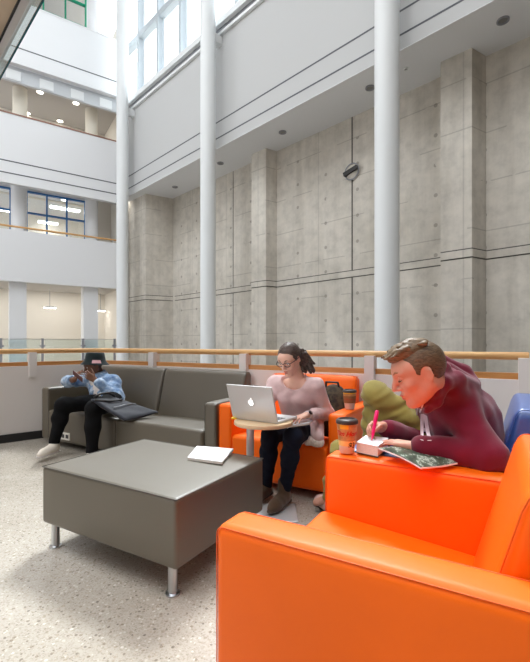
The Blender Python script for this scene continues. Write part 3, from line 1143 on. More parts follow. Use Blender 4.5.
# --- laptop table
TZ = 0.64
tc_ = onz(262, 421.5, TZ)
TC = Vector((tc_.x + 0.01, tc_.y + 0.05, 0))
tb = thing('side_table', 'small round pale wood laptop table on a steel post beside the woman', 'table', TC)
bm = bmesh.new(); lathe(bm, [(0.0, TZ - 0.028), (0.195, TZ - 0.028), (0.202, TZ - 0.022), (0.202, TZ - 0.004), (0.198, TZ), (0.0, TZ)], 56, close=False)
build('tabletop', bm, M['oak_light'], tb, smooth=40)
pp = at(250.2, 440, TC.y - 0.03) - TC; pp.z = 0
bm = bmesh.new(); lathe(bm, [(0.026, 0.012), (0.026, TZ - 0.028)], 24, (pp.x, pp.y, 0))
build('post', bm, M['alu'], tb, smooth=40)
bm = bmesh.new()
bc = at(276, 512, 2.80) - TC
soft_box(bm, (0.46, 0.30, 0.014), 0.006, (0, 0, 0), (pp.x * 0.5 + bc.x * 0.5, min(pp.y, bc.y) + 0.02, 0.007), 4)
build('base_plate', bm, M['alu'], tb, smooth=60)
bm = bmesh.new(); lathe(bm, [(0.07, TZ - 0.04), (0.07, TZ - 0.027)], 24, (pp.x, pp.y, 0))
build('bracket', bm, M['alu'], tb, smooth=40)

# --- laptop: hinge edge towards the camera, lid leaning towards the camera, keyboard towards the woman
bl = onz(233, 416.8, TZ + 0.012); br = onz(278, 422.6, TZ + 0.012)
mid = (bl + br) / 2; dirx = (br - bl); LW = dirx.length; dirx.normalize()
ang = math.atan2(dirx.y, dirx.x)
lt = thing('laptop', 'open silver laptop on the round table in front of the woman', 'laptop', Vector((mid.x, mid.y, TZ)), ang)
bm = bmesh.new()
soft_box(bm, (LW, 0.255, 0.016), 0.006, (0, 0, 0), (0, 0.1275, 0.009), 4)
base = build('keyboard_base', bm, M['alu'], lt, smooth=60)
M['keys'] = principled('black_key_field', srgb(40, 40, 42), 0.5)
t = NT(M['keys'])
tk = t.new('ShaderNodeTexCoord'); br_ = t.nt.nodes.new('ShaderNodeTexBrick')
br_.inputs['Color1'].default_value = br_.inputs['Color2'].default_value = (*srgb(38, 38, 40), 1)
br_.inputs['Mortar'].default_value = (*srgb(176, 176, 178), 1)
br_.inputs['Scale'].default_value = 1.0; br_.inputs['Mortar Size'].default_value = 0.0018
br_.inputs['Brick Width'].default_value = 0.025; br_.inputs['Row Height'].default_value = 0.0235
t.link(tk.outputs['Object'], br_.inputs['Vector']); t.link(br_.outputs['Color'], t.nt.nodes['Principled BSDF'].inputs['Base Color'])
build('keyboard', bxm(-LW * 0.43, LW * 0.43, 0.022, 0.142, 0.0165, 0.0182), M['keys'], base)
build('trackpad', bxm(-0.055, 0.055, 0.160, 0.235, 0.0165, 0.0176), M['light_trim'], base)
LT = math.radians(17)
lid = bmesh.new()
soft_box(lid, (LW, 0.012, 0.245), 0.005, (0, 0, 0), (0, 0, 0.1225), 4)
bmesh.ops.rotate(lid, verts=lid.verts, cent=(0, 0, 0), matrix=Matrix.Rotation(LT, 3, 'X'))
bmesh.ops.translate(lid, verts=lid.verts, vec=(0, 0.0, 0.014))
lido = build('lid', lid, M['alu'], lt, smooth=60)


def on_lid(bm):
    bmesh.ops.rotate(bm, verts=bm.verts, cent=(0, 0, 0), matrix=Matrix.Rotation(LT, 3, 'X'))
    bmesh.ops.translate(bm, verts=bm.verts, vec=(0, 0.0, 0.014))


bm = bmesh.new(); box(bm, -LW / 2 + 0.012, LW / 2 - 0.012, 0.0055, 0.0075, 0.016, 0.234)
on_lid(bm)
M['screen'] = principled('lit_screen', srgb(225, 232, 240), 0.3, emis=(srgb(225, 232, 240), 0.7))
build('screen', bm, M['screen'], lido)
# fruit-shaped emblem on the lid
bm = bmesh.new()
s_ = 0.021
out = []
N = 60
for i in range(N):
    a = 2 * PI * i / N
    r = 1.0 + 0.10 * math.cos(2 * a) * 0 - 0.16 * math.exp(-((a - PI / 2) / 0.33) ** 2) - 0.12 * math.exp(-((a - 3 * PI / 2) / 0.28) ** 2)
    x, z = r * math.cos(a) * 0.95, r * math.sin(a) * (1.0 if math.sin(a) > 0 else 1.08)
    if z < 0:
        x *= 1 - 0.16 * (-z)
    # bite on the viewer's right
    bx_, bz_, br_ = 1.12, 0.12, 0.44
    d = math.hypot(x - bx_, z - bz_)
    if d < br_:
        x = bx_ + (x - bx_) / d * br_; z = bz_ + (z - bz_) / d * br_
    out.append((x * s_, z * s_))
zc = 0.125


def flat(pts, y0=-0.0074, y1=-0.0058):
    a = [bm.verts.new((x, y0, z + zc)) for x, z in pts]
    b = [bm.verts.new((x, y1, z + zc)) for x, z in pts]
    f = bm.faces.new(a)
    n = len(a)
    for i in range(n):
        bm.faces.new((a[i], a[(i + 1) % n], b[(i + 1) % n], b[i]))
    return f


f0 = flat(out)
leaf = []
for i in range(16):
    a = 2 * PI * i / 16
    lx, lz = 0.40 * math.cos(a), 0.15 * math.sin(a) * (1 - 0.3 * abs(math.cos(a)))
    c_, n_ = math.cos(math.radians(55)), math.sin(math.radians(55))
    leaf.append(((0.20 + lx * c_ - lz * n_) * s_, (1.30 + lx * n_ + lz * c_) * s_))
f1 = flat(leaf)
bmesh.ops.triangulate(bm, faces=[f0, f1])
on_lid(bm)
M['emblem'] = principled('lit_white_emblem', (1, 1, 1), 0.4, emis=((1, 1, 1), 1.1))
build('emblem', bm, M['emblem'], lido)

# --- paper things -------------------------------------------------


def slab(name, label, cat, corners, h, m, edge=None, group=None):
    """closed stack of paper over four plan corners (world points on the supporting surface)"""
    c = sum(corners, Vector()) / 4
    o = thing(name, label, cat, c, 0, group)
    bm = bmesh.new(); prism(bm, [p - c for p in corners], 0.0, h * 0.86)
    build('pages', bm, edge or m, o)
    bm = bmesh.new(); prism(bm, [(p - c) * 1.006 for p in corners], h * 0.86, h)
    build('cover', bm, m, o)
    return o


zt_ = 0.4745
slab('notebook', 'white paper notebook lying on the grey ottoman', 'notebook',
     [onz(187.5, 460.0, zt_ ), onz(222, 464.5, zt_), onz(233.3, 451.0, zt_), onz(197, 448.3, zt_)], 0.016, M['paper'], M['paper_edge'])

slab('notebook', 'white papers on the lap of the woman, under her typing hand', 'papers',
     [at(288.5, 427.5, 2.80), at(309, 425.5, 2.90), at(313, 421.5, 3.02), at(292, 423.5, 2.92)], 0.014, M['paper'], M['paper_edge'])
pa = onz(233.5, 419.0, TZ)
slab('sticky_note', 'small yellow sticky note pad at the left rim of the round table', 'sticky notes',
     [pa + Vector((-0.014, -0.01, 0.0005)), pa + Vector((0.022, -0.012, 0.0005)), pa + Vector((0.022, 0.03, 0.0005)), pa + Vector((-0.010, 0.03, 0.0005))], 0.008, principled('yellow_paper', srgb(246, 206, 52), 0.7))


def strip_cup(name, label, loc, rot, h, r_top, r_bot, sleeve):
    o = thing(name, label, 'cup', loc, rot)
    bm = bmesh.new()
    lathe(bm, [(r_bot * 0.9, 0.0), (r_bot, 0.004), (r_top, h - 0.012)], 40)
    body = build('cup_body', bm, M['cup_paper'], o, smooth=40)
    bm = bmesh.new()
    rt = r_top
    lathe(bm, [(rt + 0.001, h - 0.022), (rt + 0.004, h - 0.020), (rt + 0.004, h - 0.008), (rt + 0.001, h - 0.004), (rt - 0.004, h), (rt - 0.010, h), (rt - 0.012, h - 0.006), (0.003, h - 0.006)], 40)
    build('lid', bm, M['cup_lid'], o, smooth=40)

    def rad(z):
        return r_bot + (r_top - r_bot) * (z - 0.004) / (h - 0.016) + 0.0007

    def wrap(me, zc, ang0, dr):
        for v in me.vertices:
            x, y = v.co.x, v.co.y
            z = zc + y
            R = rad(z) + dr
            a = ang0 + x / R
            v.co = Vector((R * math.cos(a), R * math.sin(a), z))

    def band(z0, z1, mm, nm, dr=0.0004):
        bm = bmesh.new()
        lathe(bm, [(rad(z0) + dr, z0), (rad(z1) + dr, z1)], 40, close=False)
        return build(nm, bm, mm, body, smooth=60)
    return o, body, rad, wrap, band


M['cup_paper'] = principled('cup_paper', srgb(226, 214, 200), 0.6, spec=0.3)
M['cup_lid'] = principled('dark_cup_lid', srgb(62, 52, 48), 0.4)
M['cup_tan'] = principled('tan_print', srgb(196, 142, 84), 0.6, var=(60, 0.18, 3))
M['cup_yellow'] = principled('yellow_print', srgb(240, 176, 40), 0.6)
M['cup_cream'] = principled('cream_print', srgb(244, 200, 120), 0.6)
M['cup_brown'] = principled('brown_print', srgb(88, 44, 28), 0.6)
M['cup_red'] = principled('red_print', srgb(196, 40, 28), 0.6)


def lettering(body, name, txt, size, wrap, zc, ang0, m, shear=0.25, dr=0.0012, offset=0.0):
    me = text_mesh(txt, size, 0, shear, offset=offset)
    b = bmesh.new(); b.from_mesh(me)
    bmesh.ops.subdivide_edges(b, edges=b.edges, cuts=1)
    b.to_mesh(me); b.free()
    wrap(me, zc, ang0, dr)
    me.name = name
    return link(name, me, m, body)


cl = onz(347, 452.5, 0.657)
tocam = math.atan2(-cl.y, -cl.x)
o, body, rad, wrap, band = strip_cup('coffee_cup', 'large paper coffee cup with a dark lid on the foreground orange armrest', Vector((cl.x, cl.y, 0.658)), 0, 0.158, 0.0475, 0.034, True)
band(0.060, 0.140, M['cup_tan'], 'print_band')
band(0.036, 0.060, M['cup_cream'], 'print_band')
bm = bmesh.new()
for a0 in (-0.75,):
    n = 10
    for i in range(n):
        a, b = tocam + a0 + i * 0.09, tocam + a0 + (i + 1) * 0.09
        vs = [bm.verts.new(((rad(z) + 0.001) * math.cos(q), (rad(z) + 0.001) * math.sin(q), z)) for q, z in ((a, 0.116), (b, 0.116), (b, 0.138), (a, 0.138))]
        bm.faces.new(vs)
build('print_patch', bm, M['cup_yellow'], body)
lettering(body, 'lettering', 'Tim Hortons', 0.030, wrap, 0.094, tocam + 0.42, M['cup_red'], 0.3, offset=0.0013)
lettering(body, 'lettering', '$3', 0.034, wrap, 0.040, tocam + 0.62, M['cup_brown'], 0.0, offset=0.001)

cl2 = onz(349.6, 408.5, 0.66)
tc2 = math.atan2(-cl2.y, -cl2.x)
o, body, rad, wrap, band = strip_cup('coffee_cup', 'paper coffee cup with a brown sleeve on the armrest beside the woman', Vector((cl2.x, cl2.y, 0.656)), 0, 0.152, 0.050, 0.036, True)
band(0.058, 0.122, M['cup_tan'], 'print_band')
bm = bmesh.new()
lathe(bm, [(rad(0.050) + 0.003, 0.050), (rad(0.105) + 0.003, 0.105)], 40, close=False)
M['sleeve'] = principled('brown_card_sleeve', srgb(150, 98, 58), 0.8)
build('sleeve', bm, M['sleeve'], body, smooth=60)
band(0.122, 0.134, M['cup_yellow'], 'print_band')
lettering(body, 'lettering', 'Tim Hortons', 0.020, wrap, 0.08, tc2 + 0.3, M['cup_red'], 0.3, dr=0.005)

# --- thick open book and magazine on the foreground armrest
bk = [onz(356.5, 452.0, 0.662), onz(377.8, 456.5, 0.662), onz(388, 447.5, 0.662), onz(366, 444.5, 0.662)]
c = sum(bk, Vector()) / 4
bo = thing('book', 'thick white book under the pen hand on the foreground orange armrest', 'book', Vector((c.x, c.y, 0.6585)), 0)
q = [Vector((p.x - c.x, p.y - c.y, 0)) for p in bk]
bm = bmesh.new(); prism(bm, q, 0.003, 0.046); build('pages', bm, M['paper_edge'], bo)
bm = bmesh.new(); prism(bm, [p * 1.02 for p in q], 0.046, 0.050); build('open_page', bm, M['paper'], bo)
bm = bmesh.new(); prism(bm, [p * 1.03 for p in q], 0.0, 0.003); build('cover', bm, M['plastic_dark'], bo)

mg = principled('magazine_cover_print', srgb(52, 62, 52), 0.3)
t = NT(mg)
b = t.nt.nodes['Principled BSDF']
tcx = t.new('ShaderNodeTexCoord')
mpp = t.new('ShaderNodeMapping'); mpp.inputs['Scale'].default_value = (30, 16, 20); mpp.inputs['Rotation'].default_value = (0, 0, 0.6)
t.link(tcx.outputs['Object'], mpp.inputs[0])
n1 = t.noise(mpp.outputs[0], 1.0, 4, 0.7)
t.link(t.ramp(n1, [(0.38, srgb(42, 52, 44)), (0.47, srgb(78, 92, 74)), (0.52, srgb(60, 74, 58)), (0.555, srgb(206, 214, 200)), (0.62, srgb(76, 88, 70))]), b.inputs['Base Color'])
M['magazine'] = mg
mz = 0.690
corners = [onz(379, 449.5, 0.698), onz(421, 469.5, 0.672), onz(457, 464.5, 0.672), onz(416, 446.0, 0.690)]
c = sum(corners, Vector()) / 4
mo = thing('magazine', 'dark green patterned magazine sticking over the foreground orange armrest under his hand', 'magazine', c, 0)


def curved_sheet(cs, th, m, name, drop=0.0, grow=1.0):
    bm = bmesh.new()
    n = 10
    def P(i, j):
        a, b = i / n, j / n
        p = (cs[0] * (1 - a) * (1 - b) + cs[1] * a * (1 - b) + cs[2] * a * b + cs[3] * (1 - a) * b) - c
        p = p * grow
        p.z += 0.006 * math.sin(a * PI) + 0.004 * math.sin(b * 5 + a * 2) * 0.5
        return p
    top = [[bm.verts.new(P(i, j) + ZZ * (drop + th)) for j in range(n + 1)] for i in range(n + 1)]
    bot = [[bm.verts.new(P(i, j) + ZZ * drop) for j in range(n + 1)] for i in range(n + 1)]
    for i in range(n):
        for j in range(n):
            bm.faces.new((top[i][j], top[i + 1][j], top[i + 1][j + 1], top[i][j + 1]))
            bm.faces.new((bot[i][j], bot[i][j + 1], bot[i + 1][j + 1], bot[i + 1][j]))
    for i in range(n):
        for r_ in ((0, 0), (0, n)):
            j = r_[1]
            bm.faces.new((top[i][j], bot[i][j], bot[i + 1][j], top[i + 1][j]))
            bm.faces.new((top[j][i], top[j][i + 1], bot[j][i + 1], bot[j][i]))
    return build(name, bm, m, mo, smooth=40)


curved_sheet(corners, 0.0015, M['magazine'], 'cover', 0.006)
curved_sheet(corners, 0.006, M['paper'], 'pages', 0.0, 1.012)

# --- laptop bag on the sofa
M['bag'] = fabric('navy_black_nylon', srgb(44, 46, 54), 0.15, 20, 0.65, 0.2)
qa = [at(91, 399, 3.98), at(116, 397.5, 4.30), at(158, 411.5, 4.30), at(125, 420, 3.92)]
c = sum(qa, Vector()) / 4
bg = thing('laptop_bag', 'dark navy laptop bag lying on the man\'s lap and the sofa seat', 'bag', c, 0)
bm = bmesh.new()
n = 14
grid_t, grid_b = [], []
for i in range(n + 1):
    rt, rb = [], []
    for j in range(n + 1):
        a, b = i / n, j / n
        p = (qa[0] * (1 - a) * (1 - b) + qa[3] * a * (1 - b) + qa[2] * a * b + qa[1] * (1 - a) * b) - c
        e = min(1, 6 * min(a, 1 - a)) ** 0.5 * min(1, 6 * min(b, 1 - b)) ** 0.5
        rt.append(bm.verts.new(p + ZZ * (0.012 * e + 0.008 * math.sin(a * 9) * math.sin(b * 7) * e)))
        rb.append(bm.verts.new(p - ZZ * (0.01 + 0.045 * e)))
    grid_t.append(rt); grid_b.append(rb)
for i in range(n):
    for j in range(n):
        bm.faces.new((grid_t[i][j], grid_t[i + 1][j], grid_t[i + 1][j + 1], grid_t[i][j + 1]))
        bm.faces.new((grid_b[i][j], grid_b[i][j + 1], grid_b[i + 1][j + 1], grid_b[i + 1][j]))
    for (g, k) in ((0, 0), (0, n)):
        bm.faces.new((grid_t[i][k], grid_b[i][k], grid_b[i + 1][k], grid_t[i + 1][k]))
        bm.faces.new((grid_t[k][i], grid_t[k][i + 1], grid_b[k][i + 1], grid_b[k][i]))
build('body', bm, M['bag'], bg, smooth=180)


def qpt(a, b, h=0.02):
    return qa[0] * (1 - a) * (1 - b) + qa[3] * a * (1 - b) + qa[2] * a * b + qa[1] * (1 - a) * b - c + ZZ * h


bm = bmesh.new(); tube(bm, [qpt(0.02, 0.1), qpt(0.02, 0.3, 0.05), qpt(0.05, 0.62, 0.06), qpt(0.02, 0.9, 0.02)], 0.011, 8)
tube(bm, [qpt(0.10, 0.0, 0.01), qpt(0.30, 0.3, 0.03), qpt(0.32, 0.7, 0.03), qpt(0.12, 1.0, 0.0)], 0.010, 8)
build('strap', bm, M['plastic_dark'], bg, smooth=180)
bm = bmesh.new(); tube(bm, [qpt(0.55, 0.12, 0.022), qpt(0.55, 0.5, 0.03), qpt(0.55, 0.88, 0.022)], 0.005, 6)
build('zip', bm, M['grey_trim'], bg, smooth=180)

# --- backpack behind the woman's arm
M['camo'] = principled('dark_olive_backpack_cloth', srgb(70, 58, 44), 0.85)
t = NT(M['camo'])
tcx = t.new('ShaderNodeTexCoord')
t.link(t.ramp(t.noise(tcx.outputs['Object'], 9, 3, 0.6), [(0.4, srgb(44, 36, 30)), (0.52, srgb(84, 70, 52)), (0.62, srgb(58, 50, 40))]), t.nt.nodes['Principled BSDF'].inputs['Base Color'])
bc_ = W(-1.20, 3.17, 0.41)
S = SDF(bc_ + Vector((-0.35, -0.35, -0.02)), bc_ + Vector((0.35, 0.35, 0.48)), 0.01)
S.ell(bc_ + ZZ * 0.16, (0.15, 0.12, 0.19), [U, V, ZZ])
S.ell(bc_ + ZZ * 0.28 + V * 0.03, (0.13, 0.10, 0.14), [U, V, ZZ], k=0.05)
S.ell(bc_ + ZZ * 0.12 - V * 0.09, (0.10, 0.05, 0.10), [U, V, ZZ], k=0.02)
S.folds(0.008, 38, 3)
S.cut(bc_ + ZZ * 0.002, (0, 0, -1))
bp = thing('backpack', 'dark olive backpack on the orange seat between the woman and the armrest', 'bag', bc_)
me = S.mesh('body'); me.transform(Matrix.Translation(-bc_)); link('body', me, M['camo'], bp)
bm = bmesh.new(); tube(bm, [-U * 0.06 + ZZ * 0.38 + V * 0.02, -U * 0.05 + ZZ * 0.44, U * 0.05 + ZZ * 0.44, U * 0.06 + ZZ * 0.38 + V * 0.02], 0.01, 8)
tube(bm, [-U * 0.07 + ZZ * 0.36 - V * 0.06, -U * 0.09 + ZZ * 0.22 - V * 0.125, -U * 0.09 + ZZ * 0.06 - V * 0.12], 0.013, 8)
build('strap', bm, M['black'], bp, smooth=180)
# ================================================================== PEOPLE


def ax3(f, r, u):
    return [list(f), list(r), list(u)]


def head_sdf(S, c, f, r, u, s, female=False):
    """f forward, r right, u up"""
    A = ax3(f, r, u)

    def P(a, b, d):
        return c + (f * a + r * b + u * d) * s

    def E(a, b, d, rr, k=0.02, sub=False):
        S.ell(P(a, b, d), [q * s for q in rr], A, k=k * s, sub=sub)

    def Cn(p, q, r0, r1, k=0.015):
        S.cone(P(*p), P(*q), r0 * s, r1 * s, k=k * s)
    j = 0.9 if female else 1.0
    E(-0.012, 0, 0.035, (0.098, 0.076, 0.092), 0.0)
    E(0.028, 0, -0.035, (0.064, 0.058 * j, 0.078), 0.03)
    E(0.045, 0, 0.035, (0.052, 0.060, 0.050), 0.03)
    for q in (-1, 1):
        Cn((-0.012, q * 0.052 * j, -0.045), (0.058, q * 0.016, -0.098), 0.020, 0.018, 0.03)
        E(0.060, q * 0.040, -0.018, (0.026, 0.024, 0.022), 0.02)
        Cn((0.086, q * 0.012, 0.034), (0.072, q * 0.048, 0.034), 0.010, 0.009, 0.014)
    E(0.072, 0, -0.100, (0.020, 0.022, 0.017), 0.02)
    for q in (-1, 1):
        E(0.096, q * 0.031, 0.012, (0.016, 0.017, 0.011), 0.012, sub=True)
    Cn((0.090, 0, 0.026), (0.116, 0, -0.022), 0.0085, 0.0115, 0.010)
    for q in (-1, 1):
        Cn((0.101, q * 0.012, -0.028), (0.094, q * 0.014, -0.027), 0.0085, 0.007, 0.006)
    Cn((0.0905, -0.018, -0.056), (0.0905, 0.018, -0.056), 0.0065, 0.0065, 0.008)
    E(0.093, 0, -0.055, (0.010, 0.013, 0.007), 0.008)
    E(0.089, 0, -0.069, (0.011, 0.017, 0.0075), 0.008)
    E(0.101, 0, -0.0622, (0.008, 0.022, 0.0016), 0.004, sub=True)
    for q in (-1, 1):
        e = c + (f * -0.014 + r * (q * 0.077) + u * -0.004) * s
        fa = (f * 0.85 + u * 0.0 + r * q * -0.5).normalized(); ua = u; ra = fa.cross(ua)
        S.ell(e, [0.017 * s, 0.006 * s, 0.029 * s], ax3(fa, ra, ua), k=0.008 * s)
        S.ell(e + (r * q * 0.008 + f * 0.002) * s, [0.010 * s, 0.006 * s, 0.018 * s], ax3(fa, ra, ua), k=0.005 * s, sub=True)


def hand_sdf(S, w, d, n, t, s=1.0, curl=(0.35, 0.4, 0.3), spread=0.06, thumb=(0.65, 0.75, 0.25), thumb_curl=0.2, fist=None):
    """w wrist, d finger direction, n the way the palm faces, t towards the thumb"""
    d = d.normalized(); n = (n - d * n.dot(d)).normalized(); t = (t - d * t.dot(d) - n * t.dot(n)).normalized()
    kn = []
    for i in range(4):
        L = (0.088, 0.092, 0.086, 0.076)[i]
        kn.append(w + (d * L + t * (0.030 - 0.0205 * i) - n * 0.002) * s)
    for i in range(4):
        S.cone(w + t * (0.012 - 0.009 * i) * s, kn[i], 0.0165 * s, 0.0110 * s, k=0.012 * s)
    S.cone(w + (d * 0.02 + t * 0.016 + n * 0.006) * s, w + (d * 0.06 + t * 0.026 + n * 0.008) * s, 0.015 * s, 0.011 * s, k=0.01 * s)
    ends = []
    for i in range(4):
        tot = (0.074, 0.082, 0.076, 0.060)[i] * s
        r0 = (0.0086, 0.0088, 0.0084, 0.0075)[i] * s
        cu = curl if fist is None else fist[i]
        dd = (d + t * spread * (1.5 - i)).normalized()
        p = kn[i]
        a = 0
        for j, fr in enumerate((0.46, 0.30, 0.24)):
            a += cu[j]
            v = dd * math.cos(a) + n * math.sin(a)
            q = p + v * tot * fr
            S.cone(p, q, r0 * (1 - 0.08 * j), r0 * (1 - 0.08 * (j + 1)), k=0.004 * s)
            p = q
        ends.append(p)
    p = w + (d * 0.026 + t * 0.022 + n * 0.006) * s
    v0 = (d * thumb[0] + t * thumb[1] + n * thumb[2]).normalized()
    v = v0
    for j, (L, r0, r1) in enumerate(((0.042, 0.0125, 0.0105), (0.032, 0.0105, 0.0092), (0.026, 0.0092, 0.0075))):
        q = p + v * L * s
        S.cone(p, q, r0 * s, r1 * s, k=0.006 * s)
        p = q
        v = (v + d * thumb_curl + n * thumb_curl * 0.6 - t * thumb_curl * 0.7).normalized()
    ends.append(p)
    return ends


def torso_sdf(S, P, infl=0.0, k=0.05, w=1.0):
    a = (P['sh'][1] - P['sh'][0]).normalized()
    for q in (-1, 1):
        S.cone(P['pel'] + a * 0.062 * q * w, P['chest'] + a * 0.070 * q * w, 0.102 * w, 0.100 * w, k=k, infl=infl)
    m = (P['sh'][0] + P['sh'][1]) / 2
    for i in (0, 1):
        S.cone(m, P['sh'][i] + (m - P['sh'][i]) * 0.05, 0.066 * w, 0.052 * w, k=k, infl=infl)
        S.cone(P['chest'] + a * (0.05 if i else -0.05), P['sh'][i] + (m - P['sh'][i]) * 0.25, 0.08 * w, 0.05 * w, k=k, infl=infl)
    S.cone(P['chest'], P['neck'], 0.085 * w, 0.052 * w, k=k, infl=infl)


def arm_sdf(S, P, i, infl=0.0, k=0.02, w=1.0, end=1.0, only_lower=False):
    s, e, h = P['sh'][i], P['el'][i], P['wr'][i]
    if not only_lower:
        S.cone(s, e, 0.050 * w, 0.040 * w, k=k, infl=infl)
    S.cone(e, e + (h - e) * end, 0.041 * w, (0.041 + (0.0265 - 0.041) * end) * w, k=k, infl=infl)


def leg_sdf(S, P, i, infl=0.0, k=0.03, w=1.0, end=1.0):
    h, kn, an = P['hip'][i], P['kn'][i], P['an'][i]
    S.cone(h, kn, 0.082 * w, 0.058 * w, k=k, infl=infl)
    S.cone(kn, kn + (an - kn) * 0.35, 0.056 * w, 0.055 * w, k=k, infl=infl)
    S.cone(kn + (an - kn) * 0.35, kn + (an - kn) * end, 0.055 * w, 0.036 * w, k=k, infl=infl)


def bounds(P, pad=0.22):
    pts = []
    for v in P.values():
        if isinstance(v, Vector):
            pts.append(v)
        elif isinstance(v, (list, tuple)):
            pts += [q for q in v if isinstance(q, Vector)]
    lo = [min(p[i] for p in pts) - pad for i in range(3)]
    hi = [max(p[i] for p in pts) + pad for i in range(3)]
    lo[2] = max(lo[2], 0.001)
    return lo, hi


def bnd(pts, pad):
    return [min(p[i] for p in pts) - pad for i in range(3)], [max(p[i] for p in pts) + pad for i in range(3)]


def person_root(label, base):
    return thing('person', label, 'person', Vector((base.x, base.y, 0)))


def put(S, name, m, root, relax=2, parent=None):
    me = S.mesh(name, relax)
    me.transform(Matrix.Translation(-root.location))
    return link(name, me, m, parent or root)


def put_bm(bm, name, m, root, parent=None, smooth=180):
    bmesh.ops.translate(bm, verts=bm.verts, vec=-root.location)
    return build(name, bm, m, parent or root, smooth=smooth)


def eyes(root, c, f, r, u, s, iris, lids=0.0):
    """eyeballs with iris, in the head's sockets"""
    for q in (-1, 1):
        bm = bmesh.new(); bi = bmesh.new()
        p = c + (f * 0.0775 + r * q * 0.031 + u * 0.011) * s
        rr = 0.0125 * s
        m = bmesh.ops.create_uvsphere(bm, u_segments=16, v_segments=10, radius=rr)
        bmesh.ops.translate(bm, verts=m['verts'], vec=p)
        g = (f - u * 0.35).normalized()
        m = bmesh.ops.create_uvsphere(bi, u_segments=12, v_segments=8, radius=0.0058 * s)
        bmesh.ops.translate(bi, verts=m['verts'], vec=p + g * rr * 0.62)
        e = put_bm(bm, 'eye', M['eye_white'], root)
        put_bm(bi, 'iris', iris, root, parent=e)


def brows(root, c, f, r, u, s, m, th=0.0042):
    for q in (-1, 1):
        bm = bmesh.new()
        pts = [c + (f * a + r * q * b + u * d) * s for a, b, d in ((0.0975, 0.014, 0.034), (0.0945, 0.028, 0.041), (0.083, 0.044, 0.040), (0.072, 0.054, 0.033))]
        tube(bm, pts, [th * s, th * 1.1 * s, th * 0.9 * s, th * 0.4 * s], 6)
        put_bm(bm, 'eyebrow', m, root)


def lips(root, c, f, r, u, s, m, h=0.003):
    S = SDF(c - Vector((0.16, 0.16, 0.16)), c + Vector((0.16, 0.16, 0.16)), h)
    A = ax3(f, r, u)
    S.ell(c + (f * 0.0935 + u * -0.0555) * s, (0.0105 * s, 0.019 * s, 0.0056 * s), A, k=0.0)
    S.ell(c + (f * 0.0905 + u * -0.0690) * s, (0.0115 * s, 0.0165 * s, 0.0066 * s), A, k=0.0)
    put(S, 'lips', m, root, 1)


def hair_mat(name, dark, light, scale=(18, 18, 60)):
    m = principled(name, dark, 0.45, spec=0.4)
    t = NT(m); b = t.nt.nodes['Principled BSDF']
    tc = t.new('ShaderNodeTexCoord')
    mp = t.new('ShaderNodeMapping'); mp.inputs['Scale'].default_value = scale; mp.inputs['Rotation'].default_value = (0.4, 0.6, 0.2)
    t.link(tc.outputs['Object'], mp.inputs[0])
    n = t.noise(mp.outputs[0], 3.0, 5, 0.65)
    t.link(t.ramp(n, [(0.3, dark), (0.68, light)]), b.inputs['Base Color'])
    bp = t.new('ShaderNodeBump'); bp.inputs['Strength'].default_value = 0.6; bp.inputs['Distance'].default_value = 0.004
    t.link(n, bp.inputs['Height']); t.link(bp.outputs[0], b.inputs['Normal'])
    return m


def skin_mat(name, c, c2):
    m = principled(name, c, 0.5, spec=0.35)
    t = NT(m); b = t.nt.nodes['Principled BSDF']
    tc = t.new('ShaderNodeTexCoord')
    n = t.noise(tc.outputs['Object'], 14, 3, 0.5)
    t.link(t.ramp(n, [(0.35, c), (0.7, c2)]), b.inputs['Base Color'])
    b.inputs['Subsurface Weight'].default_value = 0.12
    b.inputs['Subsurface Radius'].default_value = (0.02, 0.008, 0.004)
    b.inputs['Subsurface Scale'].default_value = 0.3
    return m


M['eye_white'] = principled('eye_white', srgb(225, 220, 214), 0.2)
M['iris_brown'] = principled('brown_iris', srgb(56, 38, 28), 0.2)
M['skin_fair'] = skin_mat('fair_skin', srgb(208, 150, 128), srgb(218, 164, 142))
M['skin_fair2'] = skin_mat('light_skin', srgb(222, 174, 152), srgb(230, 186, 166))
M['skin_brown'] = skin_mat('deep_brown_skin', srgb(112, 76, 58), srgb(128, 88, 68))
M['lips'] = principled('lip_pink', srgb(196, 112, 104), 0.45)
M['lips_dark'] = principled('lip_brown', srgb(120, 72, 62), 0.45)
M['hair_sandy'] = hair_mat('sandy_brown_hair', srgb(76, 58, 42), srgb(140, 116, 88))
M['hair_sides'] = hair_mat('short_brown_hair', srgb(72, 55, 40), srgb(120, 97, 74))
M['hair_dark'] = hair_mat('dark_brown_hair', srgb(48, 36, 32), srgb(104, 88, 80))
M['brow_dark'] = principled('dark_lashes', srgb(88, 58, 46), 0.8)
M['brow_sandy'] = principled('sandy_brow', srgb(150, 108, 80), 0.8)
M['maroon'] = fabric('maroon_fleece', srgb(112, 22, 46), 0.10, 12, 0.85, 0.25, 0.25)
M['khaki'] = fabric('khaki_corduroy', srgb(138, 124, 62), 0.10, 14, 0.85, 0.3)
M['pink_knit'] = fabric('dusty_pink_knit', srgb(214, 184, 182), 0.06, 24, 0.9, 0.5)
M['navy_denim'] = fabric('dark_navy_denim', srgb(24, 28, 42), 0.15, 24, 0.9, 0.3, 0.0)
M['black_denim'] = fabric('black_trouser_cloth', srgb(17, 17, 19), 0.15, 24, 0.9, 0.3, 0.0)
M['denim'] = fabric('light_blue_denim', srgb(120, 146, 178), 0.26, 7, 0.85, 0.4)
t = NT(M['denim']); tcd = t.new('ShaderNodeTexCoord')
t.link(t.ramp(t.noise(tcd.outputs['Object'], 13, 5, 0.65), [(0.36, srgb(84, 112, 150)), (0.5, srgb(126, 152, 184)), (0.66, srgb(196, 208, 222))]), t.nt.nodes['Principled BSDF'].inputs['Base Color'])
M['white_tee'] = fabric('white_cotton', srgb(222, 214, 210), 0.05, 20, 0.9, 0.2)
